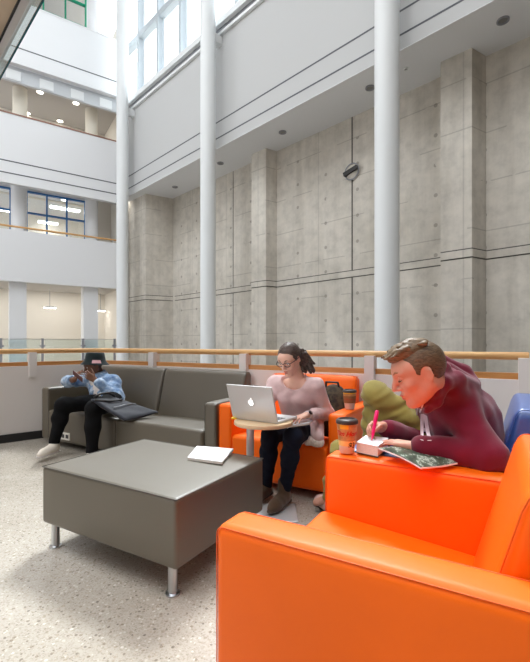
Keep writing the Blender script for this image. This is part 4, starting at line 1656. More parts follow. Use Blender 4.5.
M['lace'] = fabric('cream_lace_cloth', srgb(226, 214, 206), 0.2, 60, 0.9, 0.5)
M['suede'] = fabric('brown_suede', srgb(88, 70, 54), 0.15, 16, 0.85, 0.3)
M['sneaker'] = principled('off_white_sneaker', srgb(232, 222, 208), 0.6)
M['pale_shoe'] = principled('pale_pink_shoe', srgb(226, 190, 180), 0.6)
M['sole'] = principled('shoe_sole', srgb(90, 78, 66), 0.7)
M['white_cord'] = principled('white_cord', srgb(232, 220, 222), 0.7)
M['pen'] = principled('hot_pink_plastic', srgb(240, 22, 112), 0.35)
M['hat'] = fabric('black_green_cotton_hat', srgb(28, 40, 42), 0.15, 20, 0.85, 0.3)
M['frames'] = principled('dark_tortoise_frames', srgb(44, 34, 36), 0.3)


def shoe(root, an, toe, m, name='shoe', h=0.006, wide=1.0, ankle=0.05, boot=0.0, sole_m=None):
    """shoe from the ankle joint to the toe point (both near the floor)"""
    d = (toe - an); d.z = 0; d.normalize()
    heel = Vector((an.x, an.y, 0)) - d * 0.035
    z0 = min(toe.z, an.z) - 0.03
    z0 = max(z0, 0.002)
    base = z0
    sd = Vector((-d.y, d.x, 0))
    L = 0.262
    tip = heel + d * (L - 0.035)
    lo, hi = bnd([heel, tip, an], 0.12)
    lo[2] = max(0.0, base - 0.015)
    hi[2] = an.z + 0.12 + boot
    S = SDF(lo, hi, h)
    zz = lambda p, z: Vector((p.x, p.y, base + z))
    S.cone(zz(heel, 0.038), zz(heel + d * 0.10, 0.042), 0.036 * wide, 0.040 * wide)
    S.cone(zz(heel + d * 0.10, 0.040), zz(heel + d * 0.18, 0.030), 0.041 * wide, 0.040 * wide, k=0.03)
    S.cone(zz(heel + d * 0.17, 0.028), zz(tip, 0.022), 0.042 * wide, 0.026 * wide, k=0.03)
    S.cone(an + Vector((0, 0, boot)), zz(heel + d * 0.045, 0.05), ankle, 0.042, k=0.03)
    S.cut((0, 0, base), (0, 0, -1))
    if boot or True:
        S.cut(an + Vector((0, 0, 0.045 + boot)), (0, 0, 1))
    S.folds(0.0012, 90, 5)
    o = put(S, name, m, root, 2)
    S = SDF([lo[0], lo[1], max(0.0, base - 0.01)], [hi[0], hi[1], base + 0.05], h * 0.8)
    S.cone(zz(heel, 0.010), zz(heel + d * 0.18, 0.010), 0.039 * wide, 0.043 * wide)
    S.cone(zz(heel + d * 0.17, 0.010), zz(tip, 0.010), 0.043 * wide, 0.030 * wide, k=0.02)
    S.cut((0, 0, base + 0.016), (0, 0, 1)); S.cut((0, 0, base + 0.001), (0, 0, -1))
    put(S, 'sole', sole_m or M['sole'], root, 1, parent=o)
    return o


# ------------------------------------------------------------------ young man in the maroon hoodie
f, r, u = basis((-0.985, 0.06, -0.40))
G = dict(pel=W(-0.13, 2.27, 0.52), chest=Vector((0.955, 2.03, 0.80)), neck=at(443, 386, 1.88),
         sh=[at(453, 402, 1.90), at(434, 398, 2.20)],               # 0 left (near), 1 right
         el=[at(488, 457, 1.71), at(420, 441, 2.20)],
         wr=[at(415, 446.5, 1.83), at(396, 430.5, 2.04)],
         hip=[W(-0.15, 2.20, 0.50), W(-0.17, 2.36, 0.51)],
         kn=[W(-0.88, 2.52, 0.45), W(-0.61, 2.31, 0.87)],
         an=[W(-1.02, 2.66, 0.105), W(-0.60, 2.33, 0.49)])
hc = at(419.5, 373.5, 1.73)
G['head'] = hc
g = person_root('young man in a maroon hoodie bent over the orange armrest, writing with a pink pen', G['pel'])
dR = at(371, 431, 1.96) - at(396, 430.5, 2.04)
FIST = [(0.50, 0.60, 0.40), (0.70, 0.75, 0.5), (0.95, 0.95, 0.6), (1.05, 1.0, 0.6)]
class Dry:
    def cone(s, *a, **k):
        pass


def pen_hand(S_):
    tR = ZZ.cross(dR).normalized()
    return hand_sdf(S_, G['wr'][1], dR, tR * 0.75 - ZZ * 0.65, (tR * 0.65 + ZZ * 0.75), 0.98, (0.75, 0.75, 0.4), 0.02, (0.85, 0.35, 0.45), 0.25, fist=FIST)


ends = pen_hand(Dry())
G['wr'][1] = G['wr'][1] + (at(373.6, 431, 1.945) - (ends[0] + ends[4]) / 2)
lo, hi = bnd([G['pel'], G['kn'][0], G['kn'][1], G['an'][0], G['an'][1], hc, G['sh'][0], G['sh'][1], G['el'][0], G['wr'][0], at(370, 432, 1.97)], 0.2)
lo[2] = max(0.004, lo[2])
S = SDF(lo, hi, 0.0055)
hs = 1.06
torso_sdf(S, G, -0.008)
S.cone(G['neck'] - (f + ZZ * .2) * 0.0, hc - f * 0.030 * hs - u * 0.045 * hs, 0.058, 0.054, k=0.03)
for i in (0, 1):
    arm_sdf(S, G, i)
    leg_sdf(S, G, i)
    S.cone(G['an'][i], G['an'][i] + Vector((-0.09, 0.02, -0.035)), 0.034, 0.026, k=0.02)
head_sdf(S, hc, f, r, u, hs)
up = Vector((0, 0, 1))
dL = at(377, 444, 1.95) - G['wr'][0]; dL.z = 0.004
hand_sdf(S, G['wr'][0], dL, -up, dL.cross(up), 1.02, (0.10, 0.16, 0.14), 0.07, (0.75, 0.55, 0.1), 0.12)
pen_hand(S)
put(S, 'body', M['skin_fair'], g, 2)
eyes(g, hc, f, r, u, hs, M['iris_brown'])
brows(g, hc, f, r, u, hs, M['brow_sandy'])
lips(g, hc, f, r, u, hs, M['lips'])
# closed lids (he looks down)
for q in (-1, 1):
    S = SDF(hc - Vector((.16, .16, .16)), hc + Vector((.16, .16, .16)), 0.003)
    S.ell(hc + (f * 0.0795 + r * q * 0.031 + u * 0.0145) * hs, (0.0135 * hs, 0.016 * hs, 0.0105 * hs), ax3(f, r, u))
    el_ = put(S, 'eyelid', M['skin_fair'], g, 1)
    bm = bmesh.new()
    tube(bm, [hc + (f * a + r * q * b + u * d) * hs for a, b, d in ((0.088, 0.017, 0.007), (0.0935, 0.026, 0.004), (0.0925, 0.036, 0.004), (0.084, 0.046, 0.008))], [0.0012, 0.0022, 0.0022, 0.0012], 6)
    put_bm(bm, 'eyelashes', M['brow_dark'], g, parent=el_)

# hair: short sides, longer top brushed forward
S = SDF(hc - Vector((0.18, 0.18, 0.18)), hc + Vector((0.18, 0.18, 0.2)), 0.0035)


def hp(a, b, d):
    return hc + (f * a + r * b + u * d) * hs


A = ax3(f, r, u)
S.ell(hp(-0.014, 0, 0.035), [q * hs for q in (0.1025, 0.0800, 0.0965)], A)
S.cut(hp(0.070, 0, 0.055), f * 0.75 - u * 0.66)
S.cut(hp(0.015, 0, -0.0), -u * 0.78 + f * 0.62)
S.cut(hp(-0.07, 0, -0.052), -u)
for q in (-1, 1):
    S.ell(hp(-0.006, q * 0.082, -0.004), [q_ * hs for q_ in (0.026, 0.022, 0.036)], A, sub=True, k=0.006)
S.folds(0.0010, 200, 2)
hr_ = put(S, 'hair', M['hair_sides'], g, 1)
S = SDF(hc - Vector((0.18, 0.18, 0.18)), hc + Vector((0.18, 0.18, 0.2)), 0.0035)
S.ell(hp(0.008, 0, 0.100), [q * hs for q in (0.090, 0.064, 0.044)], A)
rng = random.Random(3)
for k in range(70):
    a = rng.uniform(-0.06, 0.075); b = rng.uniform(-0.058, 0.058)
    top_ = 0.131 - 0.9 * (a - 0.0) ** 2 * 4 - 3.0 * b * b
    p0 = hp(a, b, top_ - 0.002)
    p1 = hp(a + 0.020 + 0.018 * rng.random(), b * 1.05 + rng.uniform(-0.014, 0.014), top_ + rng.uniform(0.004, 0.020) - 0.020 * max(0, a + 0.03) / 0.1)
    S.cone(p0, p1, 0.010, 0.0045, k=0.005)
S.folds(0.0018, 170, 2)
put(S, 'hair_top', M['hair_sandy'], g, 1, parent=hr_)

# hoodie
lo, hi = bnd([G['pel'], G['chest'], G['neck'], *G['sh'], *G['el'], *G['wr']], 0.24)
S = SDF(lo, hi, 0.006)
torso_sdf(S, G, 0.034, 0.06, 1.06)
back = (-f - u * 0.0)
S.cone(G['pel'] + Vector((0.03, 0.0, 0.12)), G['chest'] + Vector((0.045, 0.02, 0.02)), 0.135, 0.13, k=0.06)
S.cone(G['chest'] + Vector((0.045, 0.02, 0.02)), (G['sh'][0] + G['sh'][1]) / 2 + Vector((0.06, 0.02, 0.0)), 0.12, 0.075, k=0.05)
for i in (0, 1):
    arm_sdf(S, G, i, 0.026 if i == 0 else 0.018, 0.03, 1.08, 0.86)
    e, w_ = G['el'][i], G['wr'][i]
    c0 = e + (w_ - e) * 0.80
    S.cone(c0, e + (w_ - e) * 0.90, 0.044, 0.042, k=0.008)
S.folds(0.011, 30, 11, 4)
S.folds(0.005, 62, 4, 4)
# hood bunched behind the neck
nk = G['neck']
for (a, b, ra, rb) in (((442, 362, 2.03), (463, 373, 2.04), 0.034, 0.042), ((463, 373, 2.04), (473, 384, 2.00), 0.042, 0.036),
                       ((441, 372, 1.88), (459, 384, 1.88), 0.026, 0.036), ((459, 384, 1.88), (472, 387, 1.95), 0.036, 0.036),
                       ((441, 372, 1.88), (428, 398, 1.87), 0.026, 0.018), ((442, 362, 2.03), (430, 388, 2.10), 0.030, 0.020),
                       ((446, 372, 1.97), (468, 386, 1.98), 0.05, 0.05),
                       ((437, 402, 1.73), (444, 383, 1.73), 0.020, 0.030), ((444, 383, 1.73), (456, 380, 1.80), 0.030, 0.040),
                       ((456, 380, 1.80), (470, 386, 1.92), 0.040, 0.040), ((437, 402, 1.73), (427, 410, 1.78), 0.020, 0.018),
                       ((452, 388, 1.80), (462, 400, 1.84), 0.05, 0.05),
                       ((444, 368, 1.80), (433, 390, 1.72), 0.030, 0.034), ((433, 390, 1.72), (420, 404, 1.76), 0.034, 0.022)):
    S.cone(at(*a), at(*b), ra, rb, k=0.018)
for i in (0, 1):
    e, w_ = G['el'][i], G['wr'][i]
    S.cut(e + (w_ - e) * 0.925, (w_ - e)) if False else None
# neck opening: keep the throat, jaw and head clear
S.cone(nk - (nk - hc).normalized() * 0.005 + f * 0.018, hc + f * 0.03, 0.062, 0.085, sub=True, k=0.006)
S.ell(hp(-0.005, 0, 0.03), [q * hs for q in (0.112, 0.086, 0.105)], A, sub=True, k=0.004)
hd = put(S, 'hoodie', M['maroon'], g, 2)
# cuffs
for i in (0, 1):
    e, w_ = G['el'][i], G['wr'][i]
    bm = bmesh.new()
    tube(bm, [e + (w_ - e) * 0.85, e + (w_ - e) * 0.90, e + (w_ - e) * 0.97], [0.042, 0.040, 0.037], 20)
    put_bm(bm, 'cuff', M['maroon'], g, parent=hd)
# chest print and drawstrings, laid on the cloth
bv = BVHTree.FromObject(hd, bpy.context.evaluated_depsgraph_get())


def on_cloth(px, py, off=0.002):
    o_ = Vector((0, 0, EYE)) - g.location
    d_ = Vector(((px - 265.0) / F, 1.0, -(py - HOR) / F)).normalized()
    hit = bv.ray_cast(o_, d_)
    return hit[0] + hit[1] * (off if hit[1].dot(d_) < 0 else -off) if hit[0] is not None else None


def cloth_patch(polys, name, m):
    bm = bmesh.new()
    for poly in polys:
        (x0, y0), (x1, y1), (x2, y2), (x3, y3) = poly
        n = 5
        gr_ = []
        for i in range(n + 1):
            row = []
            for j in range(n + 1):
                a, b = i / n, j / n
                p = on_cloth(x0 * (1 - a) * (1 - b) + x1 * a * (1 - b) + x2 * a * b + x3 * (1 - a) * b,
                             y0 * (1 - a) * (1 - b) + y1 * a * (1 - b) + y2 * a * b + y3 * (1 - a) * b)
                row.append(bm.verts.new(p) if p is not None else None)
            gr_.append(row)
        for i in range(n):
            for j in range(n):
                q = (gr_[i][j], gr_[i + 1][j], gr_[i + 1][j + 1], gr_[i][j + 1])
                if all(q):
                    bm.faces.new(q)
    return build(name, bm, m, hd, smooth=180)


M['print_white'] = principled('pale_pink_white_print', srgb(226, 200, 206), 0.8)
cloth_patch([[(421.0, 414), (424.5, 413.5), (423.5, 441), (420.0, 440)],
             [(423.5, 413.5), (427.5, 416), (431.5, 441), (427.5, 441)],
             [(422.5, 428), (429, 428), (429.5, 431.5), (422, 431.5)]], 'chest_letter', M['print_white'])
for pts in (((419.5, 402), (417.8, 410), (416.8, 420)), ((423.5, 402), (421.5, 407), (420.5, 412))):
    ps = [on_cloth(x, y, 0.003) for x, y in pts]
    ps = [p for p in ps if p is not None]
    if len(ps) >= 2:
        bm = bmesh.new(); tube(bm, ps, 0.0035, 8)
        build('drawstring', bm, M['white_cord'], hd, smooth=180)

# trousers
lo, hi = bnd([G['pel'], *G['hip'], *G['kn'], *G['an']], 0.2)
lo[2] = max(0.03, lo[2])
S = SDF(lo, hi, 0.007)
S.cone(G['hip'][0], G['hip'][1], 0.115, 0.115)
for i in (0, 1):
    leg_sdf(S, G, i, 0.016, 0.04, 1.06, 0.95)
S.folds(0.020, 40, 21, 4)
S.folds(0.010, 80, 8, 4)
put(S, 'trousers', M['khaki'], g, 2)
shoe(g, G['an'][0], G['an'][0] + U * -0.15 + V * 0.13 - ZZ * 0.07, M['pale_shoe'])
shoe(g, G['an'][1], G['an'][1] + Vector((-0.2, 0.06, -0.045)), M['pale_shoe'])
# pen
pt = at(377.2, 410.5, 1.965); pb = at(371.8, 440.5, 1.925)
pn = thing('pen', 'hot pink marker pen held in the hand of the man in the maroon hoodie', 'pen', pb)
d_ = pt - pb
bm = bmesh.new(); tube(bm, [d_ * 0.16, d_ * 0.20, d_ * 0.62], [0.006, 0.0075, 0.0075], 14); build('barrel', bm, M['pen'], pn, smooth=40)
bm = bmesh.new(); tube(bm, [d_ * 0.60, d_ * 0.64, d_ * 0.97, d_], [0.0090, 0.0098, 0.0092, 0.006], 14); build('cap', bm, M['pen'], pn, smooth=40)
bm = bmesh.new(); tube(bm, [d_ * 0.0, d_ * 0.07, d_ * 0.17], [0.0012, 0.004, 0.005], 10); build('tip', bm, M['pen'], pn, smooth=40)

# ------------------------------------------------------------------ woman with the laptop
f, r, u = basis((-0.54, -0.78, -0.50))
Q = dict(pel=at(303, 421, 3.40), chest=at(298, 396, 3.23), neck=at(297, 376, 3.17),
         sh=[at(316.5, 386, 3.09), at(274.5, 384, 3.25)],           # 0 left (viewer right), 1 right
         el=[at(327, 413, 3.17), at(264, 412, 3.16)],
         wr=[at(306.5, 415, 2.95), at(272, 415, 3.02)],
         hip=[at(309, 428, 3.32), at(292, 427, 3.45)],
         kn=[at(293, 437, 2.86), at(270, 436, 2.97)],
         an=[at(284.5, 492, 2.93), at(266, 489, 3.08)])
hc = at(289.5, 359.5, 3.09)
hs = 0.95
g = person_root('woman with glasses in a pink sweater sitting on the orange chair, typing on a laptop', Q['pel'])
lo, hi = bnd([Q['pel'], hc, *Q['kn'], *Q['an'], *Q['el'], *Q['wr']], 0.17)
lo[2] = max(0.02, lo[2])
S = SDF(lo, hi, 0.0055)
torso_sdf(S, Q, -0.012, 0.05, 0.92)
S.cone(Q['neck'], hc - f * 0.022 * hs - u * 0.05 * hs, 0.050, 0.046, k=0.03)
for i in (0, 1):
    arm_sdf(S, Q, i, 0, 0.02, 0.88)
    leg_sdf(S, Q, i, 0, 0.03, 0.92)
    S.cone(Q['an'][i], Q['an'][i] + Vector((-0.05, -0.08, -0.04)), 0.032, 0.024, k=0.02)
head_sdf(S, hc, f, r, u, hs, True)
dL = at(292, 418, 2.86) - Q['wr'][0]; dL.z = -0.02
hand_sdf(S, Q['wr'][0], dL, -up, dL.cross(up), 0.90, (0.30, 0.35, 0.25), 0.08, (0.75, 0.5, 0.2), 0.12)
dR = Vector((0.04, -0.14, -0.01))
hand_sdf(S, Q['wr'][1], dR, -up, up.cross(dR), 0.90, (0.30, 0.35, 0.25), 0.08, (0.75, 0.5, 0.2), 0.12)
put(S, 'body', M['skin_fair2'], g, 2)
eyes(g, hc, f, r, u, hs, M['iris_brown'])
brows(g, hc, f, r, u, hs, M['hair_dark'], 0.0036)
lips(g, hc, f, r, u, hs, M['lips'], 0.003)
A = ax3(f, r, u)


def hp(a, b, d):
    return hc + (f * a + r * b + u * d) * hs


S = SDF(hc - Vector((0.22, 0.22, 0.22)), hc + Vector((0.26, 0.24, 0.2)), 0.004)
S.ell(hp(-0.018, 0, 0.038), [q * hs for q in (0.104, 0.085, 0.099)], A)
S.cut(hp(0.062, 0, 0.062), f * 0.80 - u * 0.60)
S.cut(hp(0.012, 0, 0.0), -u * 0.70 + f * 0.72)
S.cut(hp(-0.05, 0, -0.055), -u)
for q in (-1, 1):
    S.ell(hp(-0.008, q * 0.084, -0.006), [q_ * hs for q_ in (0.022, 0.02, 0.034)], A, sub=True, k=0.005)
# wavy tail gathered behind
rng = random.Random(5)
b0 = hp(-0.105, -0.01, 0.02)
S.ell(at(306, 360, 3.17), (0.036, 0.04, 0.052), k=0.02)
for k in range(30):
    tgt = at(308.5 + rng.uniform(-6, 6), 365 + rng.uniform(-9, 8), 3.17 + rng.uniform(-0.05, 0.05))
    mid_ = (b0 + tgt) / 2 + Vector((rng.uniform(-.02, .025), rng.uniform(-.02, .02), rng.uniform(0.0, 0.035)))
    S.cone(b0, mid_, 0.020, 0.015, k=0.014)
    S.cone(mid_, tgt, 0.014, 0.009, k=0.010)
S.folds(0.0022, 120, 9)
put(S, 'hair', M['hair_dark'], g, 1)
# glasses
bm = bmesh.new()
for q in (-1, 1):
    ring = []
    for i in range(25):
        a = 2 * PI * i / 24
        cx, cz = math.cos(a), math.sin(a)
        k_ = (abs(cx) ** 3 + abs(cz) ** 3) ** (-1 / 3)
        ring.append(hp(0.104 - 0.010 * abs(cx * k_ * 0.5 + 0.5 * q * 0), q * 0.034 + 0.0265 * cx * k_, 0.010 + 0.0175 * cz * k_))
    tube(bm, ring, 0.0026, 6, cap=False)
    tube(bm, [hp(0.098, q * 0.060, 0.018), hp(0.05, q * 0.076, 0.016), hp(-0.012, q * 0.083, 0.014)], 0.0028, 6)
tube(bm, [hp(0.103, -0.009, 0.014), hp(0.107, 0, 0.017), hp(0.103, 0.009, 0.014)], 0.0026, 6)
gl = put_bm(bm, 'glasses', M['frames'], g)
# sweater
lo, hi = bnd([Q['pel'], Q['chest'], Q['neck'], *Q['sh'], *Q['el'], *Q['wr'], Q['hip'][0]], 0.2)
S = SDF(lo, hi, 0.006)
torso_sdf(S, Q, 0.010, 0.05, 0.95)
fw = Vector((-0.5, -0.866, 0))
a_ = (Q['sh'][0] - Q['sh'][1]).normalized()
for q in (-1, 1):     # bust
    S.ell(Q['chest'] + fw * 0.085 + a_ * 0.058 * q + ZZ * 0.0, (0.055, 0.055, 0.06), k=0.04)
for i in (0, 1):
    arm_sdf(S, Q, i, 0.010, 0.025, 0.95, 0.80)
S.cone(Q['pel'] + ZZ * 0.02, Q['hip'][0] + fw * 0.02 + ZZ * 0.02, 0.13, 0.105, k=0.05)
S.cone(Q['pel'] + ZZ * 0.02, Q['hip'][1] + fw * 0.02 + ZZ * 0.02, 0.13, 0.105, k=0.05)
S.cone(Q['hip'][0] + ZZ * 0.02, Q['hip'][0] + fw * 0.16 + ZZ * 0.02, 0.105, 0.09, k=0.04)
S.cone(Q['hip'][1] + ZZ * 0.02, Q['hip'][1] + fw * 0.14 + ZZ * 0.02, 0.10, 0.09, k=0.04)
S.folds(0.008, 36, 31, 4)
S.folds(0.004, 85, 6, 4)
S.cone(at(316, 427, 3.14), at(318, 437, 3.01), 0.064, 0.046, k=0.04)
S.cut((0, 0, 0.415), (0, 0, -1))
nk = Q['neck']
S.ell(nk + fw * 0.055 - ZZ * 0.008, (0.104, 0.085, 0.092), ax3(a_, fw, ZZ), sub=True, k=0.008)
S.cone(nk, hc, 0.064, 0.064, sub=True, k=0.006)
for i in (0, 1):
    e, w_ = Q['el'][i], Q['wr'][i]
sw = put(S, 'sweater', M['pink_knit'], g, 2)
# neckline band
bm = bmesh.new()
bv = BVHTree.FromObject(sw, bpy.context.evaluated_depsgraph_get())
# lace hem
S = SDF(lo, hi, 0.006)
for i in (0, 1):
    S.cone(Q['hip'][i] + ZZ * 0.005, Q['hip'][i] + fw * 0.22 - ZZ * 0.012, 0.112, 0.092, k=0.03)
S.cone(at(309, 441, 3.02), at(320, 443, 2.99), 0.034, 0.030, k=0.02)
S.folds(0.010, 60, 17, 4)
S.cut((0, 0, 0.412), (0, 0, -1))
put(S, 'lace_hem', M['lace'], g, 2)
# jeans
lo, hi = bnd([Q['pel'], *Q['hip'], *Q['kn'], *Q['an']], 0.17)
lo[2] = max(0.03, lo[2])
S = SDF(lo, hi, 0.0065)
S.cone(Q['hip'][0], Q['hip'][1], 0.098, 0.098)
for i in (0, 1):
    leg_sdf(S, Q, i, 0.007, 0.03, 0.98, 0.93)
S.folds(0.006, 60, 41, 4)
put(S, 'jeans', M['navy_denim'], g, 2)
for i in (0, 1):
    toe = Q['an'][i] + Vector((-0.10, -0.17, -0.05))
    an_ = Vector(Q['an'][i]); an_.z = 0.10
    toe.z = 0.055
    bt_ = shoe(g, an_, toe, M['suede'], 'boot', boot=0.07, ankle=0.049)
    bm = bmesh.new()
    tp = an_ + ZZ * 0.115 + Vector((0.03, 0.05, 0))
    tube(bm, [tp + Vector((0, 0, -0.02)), tp + Vector((0.012, 0.01, 0.012)), tp + Vector((0.0, 0.02, 0.012)), tp + Vector((0.0, 0.012, -0.02))], 0.004, 6)
    put_bm(bm, 'pull_loop', M['suede'], g, parent=bt_)
# watch
e, w_ = Q['el'][0], Q['wr'][0]
bm = bmesh.new()
wd = (w_ - e).normalized()
tube(bm, [e + (w_ - e) * 0.915, e + (w_ - e) * 0.96], [0.030, 0.0295], 24)
wt = put_bm(bm, 'watch', M['white_cord'], g)
bm = bmesh.new()
fc = e + (w_ - e) * 0.94 + (Vector((0, -1, 0.6)) - wd * Vector((0, -1, 0.6)).dot(wd)).normalized() * 0.028
nf = (fc - (e + (w_ - e) * 0.94)).normalized()
tube(bm, [fc, fc + nf * 0.007], [0.0165, 0.0150], 20)
put_bm(bm, 'watch_face', M['frames'], g, parent=wt)

# ------------------------------------------------------------------ man in the bucket hat
f, r, u = basis((-0.80, -0.62, -0.42))
H = dict(pel=at(108, 399, 4.52), chest=at(105, 386, 4.72), neck=at(100, 376.5, 4.76),
         sh=[at(113, 382, 4.64), at(89, 380, 4.80)],                # 0 left (viewer right), 1 right
         el=[at(115, 396, 4.46), at(68, 381.5, 4.70)],
         wr=[at(95, 380, 4.42), at(74.5, 379.5, 4.50)],
         hip=[at(112, 402, 4.42), at(103, 402, 4.56)],
         kn=[at(93, 409, 4.02), at(63, 405, 4.24)],
         an=[at(92, 456, 4.03), at(54, 444.5, 4.20)])
hc = at(93.8, 365.5, 4.70)
hs = 0.98
g = person_root('man in a bucket hat and denim jacket on the grey sofa, looking at his phone', H['pel'])
lo, hi = bnd([H['pel'], hc, *H['kn'], *H['an'], *H['el'], *H['wr'], *H['sh']], 0.17)
lo[2] = max(0.02, lo[2])
S = SDF(lo, hi, 0.007)
torso_sdf(S, H, -0.008)
S.cone(H['neck'], hc - f * 0.02 - u * 0.05, 0.055, 0.05, k=0.03)
for i in (0, 1):
    arm_sdf(S, H, i); leg_sdf(S, H, i)
    S.cone(H['an'][i], H['an'][i] + Vector((-0.06, -0.08, -0.04)), 0.034, 0.026, k=0.02)
head_sdf(S, hc, f, r, u, hs)
dL = at(86.5, 374.5, 4.40) - H['wr'][0]
hand_sdf(S, H['wr'][0], dL, Vector((-0.2, 0.9, 0.1)), Vector((0, 0, 1)), 1.0, (0.5, 0.6, 0.4), 0.04, (0.7, 0.6, 0.3), 0.2)
dR = at(78, 374.5, 4.46) - H['wr'][1]
hand_sdf(S, H['wr'][1], dR, Vector((0.75, 0.2, 0.1)), Vector((0.0, 0.8, 0.5)), 1.0, (0.55, 0.7, 0.5), 0.04, (0.7, 0.6, 0.3), 0.2)
put(S, 'body', M['skin_brown'], g, 2)
eyes(g, hc, f, r, u, hs, M['iris_brown'])
brows(g, hc, f, r, u, hs, M['hair_dark'])
lips(g, hc, f, r, u, hs, M['lips_dark'], 0.004)


def hp(a, b, d):
    return hc + (f * a + r * b + u * d) * hs


A = ax3(f, r, u)
S = SDF(hc - Vector((0.17, 0.17, 0.17)), hc + Vector((0.17, 0.17, 0.17)), 0.005)
S.ell(hp(-0.016, 0, 0.036), [q * hs for q in (0.104, 0.082, 0.097)], A)
S.cut(hp(0.03, 0, 0.02), f * 0.8 - u * 0.6); S.cut(hp(-0.05, 0, -0.05), -u)
put(S, 'hair', M['hair_dark'], g, 1)
bm = bmesh.new()
lathe(bm, [(0.150, 0.012), (0.128, 0.034), (0.110, 0.060), (0.102, 0.100), (0.094, 0.142), (0.080, 0.150), (0.0, 0.152)], 36, close=False)
lathe(bm, [(0.146, 0.009), (0.124, 0.030), (0.106, 0.058), (0.098, 0.100), (0.090, 0.136), (0.0, 0.142)], 36, close=False)
ut = Vector((0.03, 0.02, 1)).normalized()
ft = (f - ut * f.dot(ut)).normalized()
mt = Matrix((ft, ut.cross(ft), ut)).transposed().to_4x4()
bmesh.ops.scale(bm, vec=(1.06, 0.96, 0.98), verts=bm.verts)
bmesh.ops.transform(bm, matrix=Matrix.Translation(hp(-0.012, 0, -0.004)) @ mt, verts=bm.verts)
ht = put_bm(bm, 'bucket_hat', M['hat'], g)
bm = bmesh.new()
M['patch'] = principled('pink_white_hat_patch', srgb(214, 168, 172), 0.8)
pc = hp(-0.02, -0.0, 0.06)
ctr = []
for i in range(7):
    row = []
    for j in range(5):
        a_ = math.radians(62 + 7 * i)       # on the wearer's left side
        z = 0.030 + 0.009 * j
        rr = 0.1135 + (0.060 - z) * 0.75 if z < 0.060 else 0.1125
        row.append(bm.verts.new(Vector((rr * 1.06 * math.cos(a_), rr * 0.96 * math.sin(a_), z * 0.98))))
    ctr.append(row)
for i in range(6):
    for j in range(4):
        bm.faces.new((ctr[i][j], ctr[i + 1][j], ctr[i + 1][j + 1], ctr[i][j + 1]))
bmesh.ops.transform(bm, matrix=Matrix.Translation(hp(-0.012, 0, -0.004)) @ mt, verts=bm.verts)
put_bm(bm, 'patch', M['patch'], g, parent=ht)
# t-shirt and jacket
lo, hi = bnd([H['pel'], H['chest'], H['neck'], *H['sh'], *H['el'], *H['wr']], 0.2)
S = SDF(lo, hi, 0.007)
torso_sdf(S, H, 0.004, 0.05)
S.cone(H['neck'], hc, 0.06, 0.065, sub=True, k=0.006)
S.folds(0.002, 60, 3)
put(S, 'tee_shirt', M['white_tee'], g, 2)
S = SDF(lo, hi, 0.007)
torso_sdf(S, H, 0.024, 0.05, 1.04)
for i in (0, 1):
    arm_sdf(S, H, i, 0.020, 0.025, 1.08, 0.84)
S.folds(0.011, 42, 51, 4); S.folds(0.006, 85, 15, 4)
fwd = (f - ZZ * f.z).normalized()
fr = Vector((-0.5, -0.866, 0))
for q in range(4):      # open front
    t0 = q / 3
    c0 = H['pel'] + (H['neck'] - H['pel']) * (0.05 + 0.9 * t0)
    S.cone(c0 + fr * 0.09, c0 + fr * 0.28 + Vector((-0.05, 0, 0)), 0.055, 0.085, sub=True, k=0.01)
S.cone(H['neck'], hc, 0.066, 0.075, sub=True, k=0.006)
S.cone(H['neck'] + fr * 0.04, H['neck'] + fr * 0.16 - ZZ * 0.05, 0.06, 0.06, sub=True, k=0.006)
jk = put(S, 'denim_jacket', M['denim'], g, 2)
# trousers
lo, hi = bnd([H['pel'], *H['hip'], *H['kn'], *H['an']], 0.17)
lo[2] = max(0.03, lo[2])
S = SDF(lo, hi, 0.008)
S.cone(H['hip'][0], H['hip'][1], 0.105, 0.105)
for i in (0, 1):
    leg_sdf(S, H, i, 0.014, 0.04, 1.05, 0.93)
S.folds(0.010, 44, 61, 4)
put(S, 'trousers', M['black_denim'], g, 2)
for i in (0, 1):
    an_ = Vector(H['an'][i]); an_.z = max(0.085, an_.z)
    shoe(g, an_, an_ + Vector((-0.06, -0.25, -0.05)), M['sneaker'], 'sneaker', 0.007, sole_m=M['white_tee'])
# phone
ph = at(77.8, 376.2, 4.42)
po = thing('phone', 'dark smartphone held up by the man in the bucket hat', 'phone', ph)
e1 = Vector((0.35, -0.1, -0.25)).normalized(); nn_ = Vector((-0.45, -0.75, -0.5)); nn_ = (nn_ - e1 * nn_.dot(e1)).normalized(); e2 = nn_.cross(e1)
rot = Matrix((e2, nn_, e1)).transposed().to_4x4()
bm = bmesh.new(); soft_box(bm, (0.072, 0.009, 0.148), 0.004, n=3); bmesh.ops.transform(bm, matrix=rot, verts=bm.verts)
M['phone'] = principled('dark_red_phone_case', srgb(92, 50, 50), 0.4)
build('case', bm, M['phone'], po, smooth=60)
bm = bxm(-0.033, 0.033, -0.0053, -0.0043, -0.069, 0.069); bmesh.ops.transform(bm, matrix=rot, verts=bm.verts)
build('screen', bm, M['screen'], po)
def area(name, loc, rot, sx, sy, power, col=(1, 1, 1), spread=180):
    l = bpy.data.lights.new(name, 'AREA')
    l.shape = 'RECTANGLE'; l.size = sx; l.size_y = sy; l.energy = power; l.color = col; l.spread = math.radians(spread)
    o = bpy.data.objects.new(name, l); COL.objects.link(o)
    o.location = loc; o.rotation_euler = rot
    return o


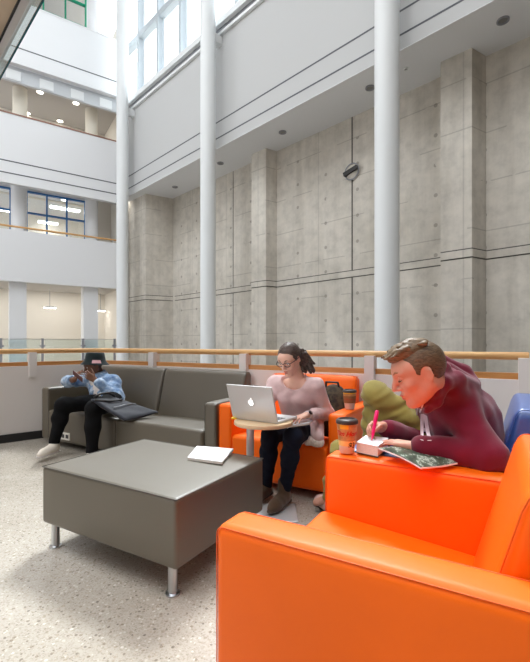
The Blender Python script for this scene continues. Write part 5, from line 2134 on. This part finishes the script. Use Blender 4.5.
# ================================================================== LIGHT
SKY = 0.85
M['hall_dark'] = principled('dark_side_light_absorber', srgb(70, 62, 54), 0.8)
w = bpy.data.worlds.new('overcast_sky')
SC.world = w
w.use_nodes = True
bg = w.node_tree.nodes['Background']
t = NT(w)
tc = t.new('ShaderNodeTexCoord'); sp = t.new('ShaderNodeSeparateXYZ'); t.link(tc.outputs['Generated'], sp.inputs[0])
t.link(t.ramp(sp.outputs['Z'], [(0.0, (3.0, 3.1, 3.2)), (0.6, (3.0, 3.1, 3.2)), (0.8, (3.6, 3.72, 3.85)), (1.0, (4.4, 4.52, 4.65))]), bg.inputs['Color'])
bg.inputs['Strength'].default_value = SKY
# unseen roof strip, added to keep sky light off the upper wall; open elsewhere
struct(build('ceiling', bxm(-24, 16, 2.0, N_UP + 0.4, 21.0, 21.4), M['white'], rotz=RW))
# unseen hall walls around the camera, made tall and dark to cut side light
struct(build('wall_behind', bxm(-14, 14, -9.3, -9, -4.2, 21), M['hall_dark']))
struct(build('wall_right', bxm(12, 12.3, -9, 3.6, -4.2, 21), M['hall_dark']))
struct(build('wall_left', bxm(-20.3, -20, -9, 12, -4.2, 21), M['hall_dark']))


# area lights added under the balcony ceilings to brighten those levels
def level_fill(x, y, z, power, sx=3.0, sy=0.6, col=(1, 0.96, 0.90)):
    p = LO + LX * x + LY * y + ZZ * z
    return area('balcony_fill_light', p, (0, 0, LR), sx, sy, power, col)


for x in (-2.5, -6.5):
    level_fill(x, 2.2, 3.85, 34)
    level_fill(x, 4.6, 8.75, 20)
    level_fill(x, 2.4, 12.95, 25)

sn = bpy.data.lights.new('bright_cloud_light', 'SUN')
sn.energy = 10.0; sn.angle = math.radians(16); sn.color = (0.96, 0.98, 1.0)
so = bpy.data.objects.new('bright_cloud_light', sn); COL.objects.link(so)
dv = Vector((0.10, 1.0, 0.0)).normalized() * math.cos(math.radians(53)) + ZZ * math.sin(math.radians(53))
so.rotation_euler = dv.to_track_quat('Z', 'Y').to_euler()
so.location = dv * 60
vs = SC.view_settings
SC.display_settings.display_device = 'sRGB'
vs.view_transform = 'Standard'
vs.look = 'None'
vs.exposure = 0.42
vs.gamma = 1.0
vs.use_curve_mapping = False
SC.cycles.max_bounces = 10
SC.cycles.diffuse_bounces = 8
SC.cycles.glossy_bounces = 4
SC.cycles.transparent_max_bounces = 12
SC.cycles.use_denoising = True
SC.cycles.sample_clamp_indirect = 6.0
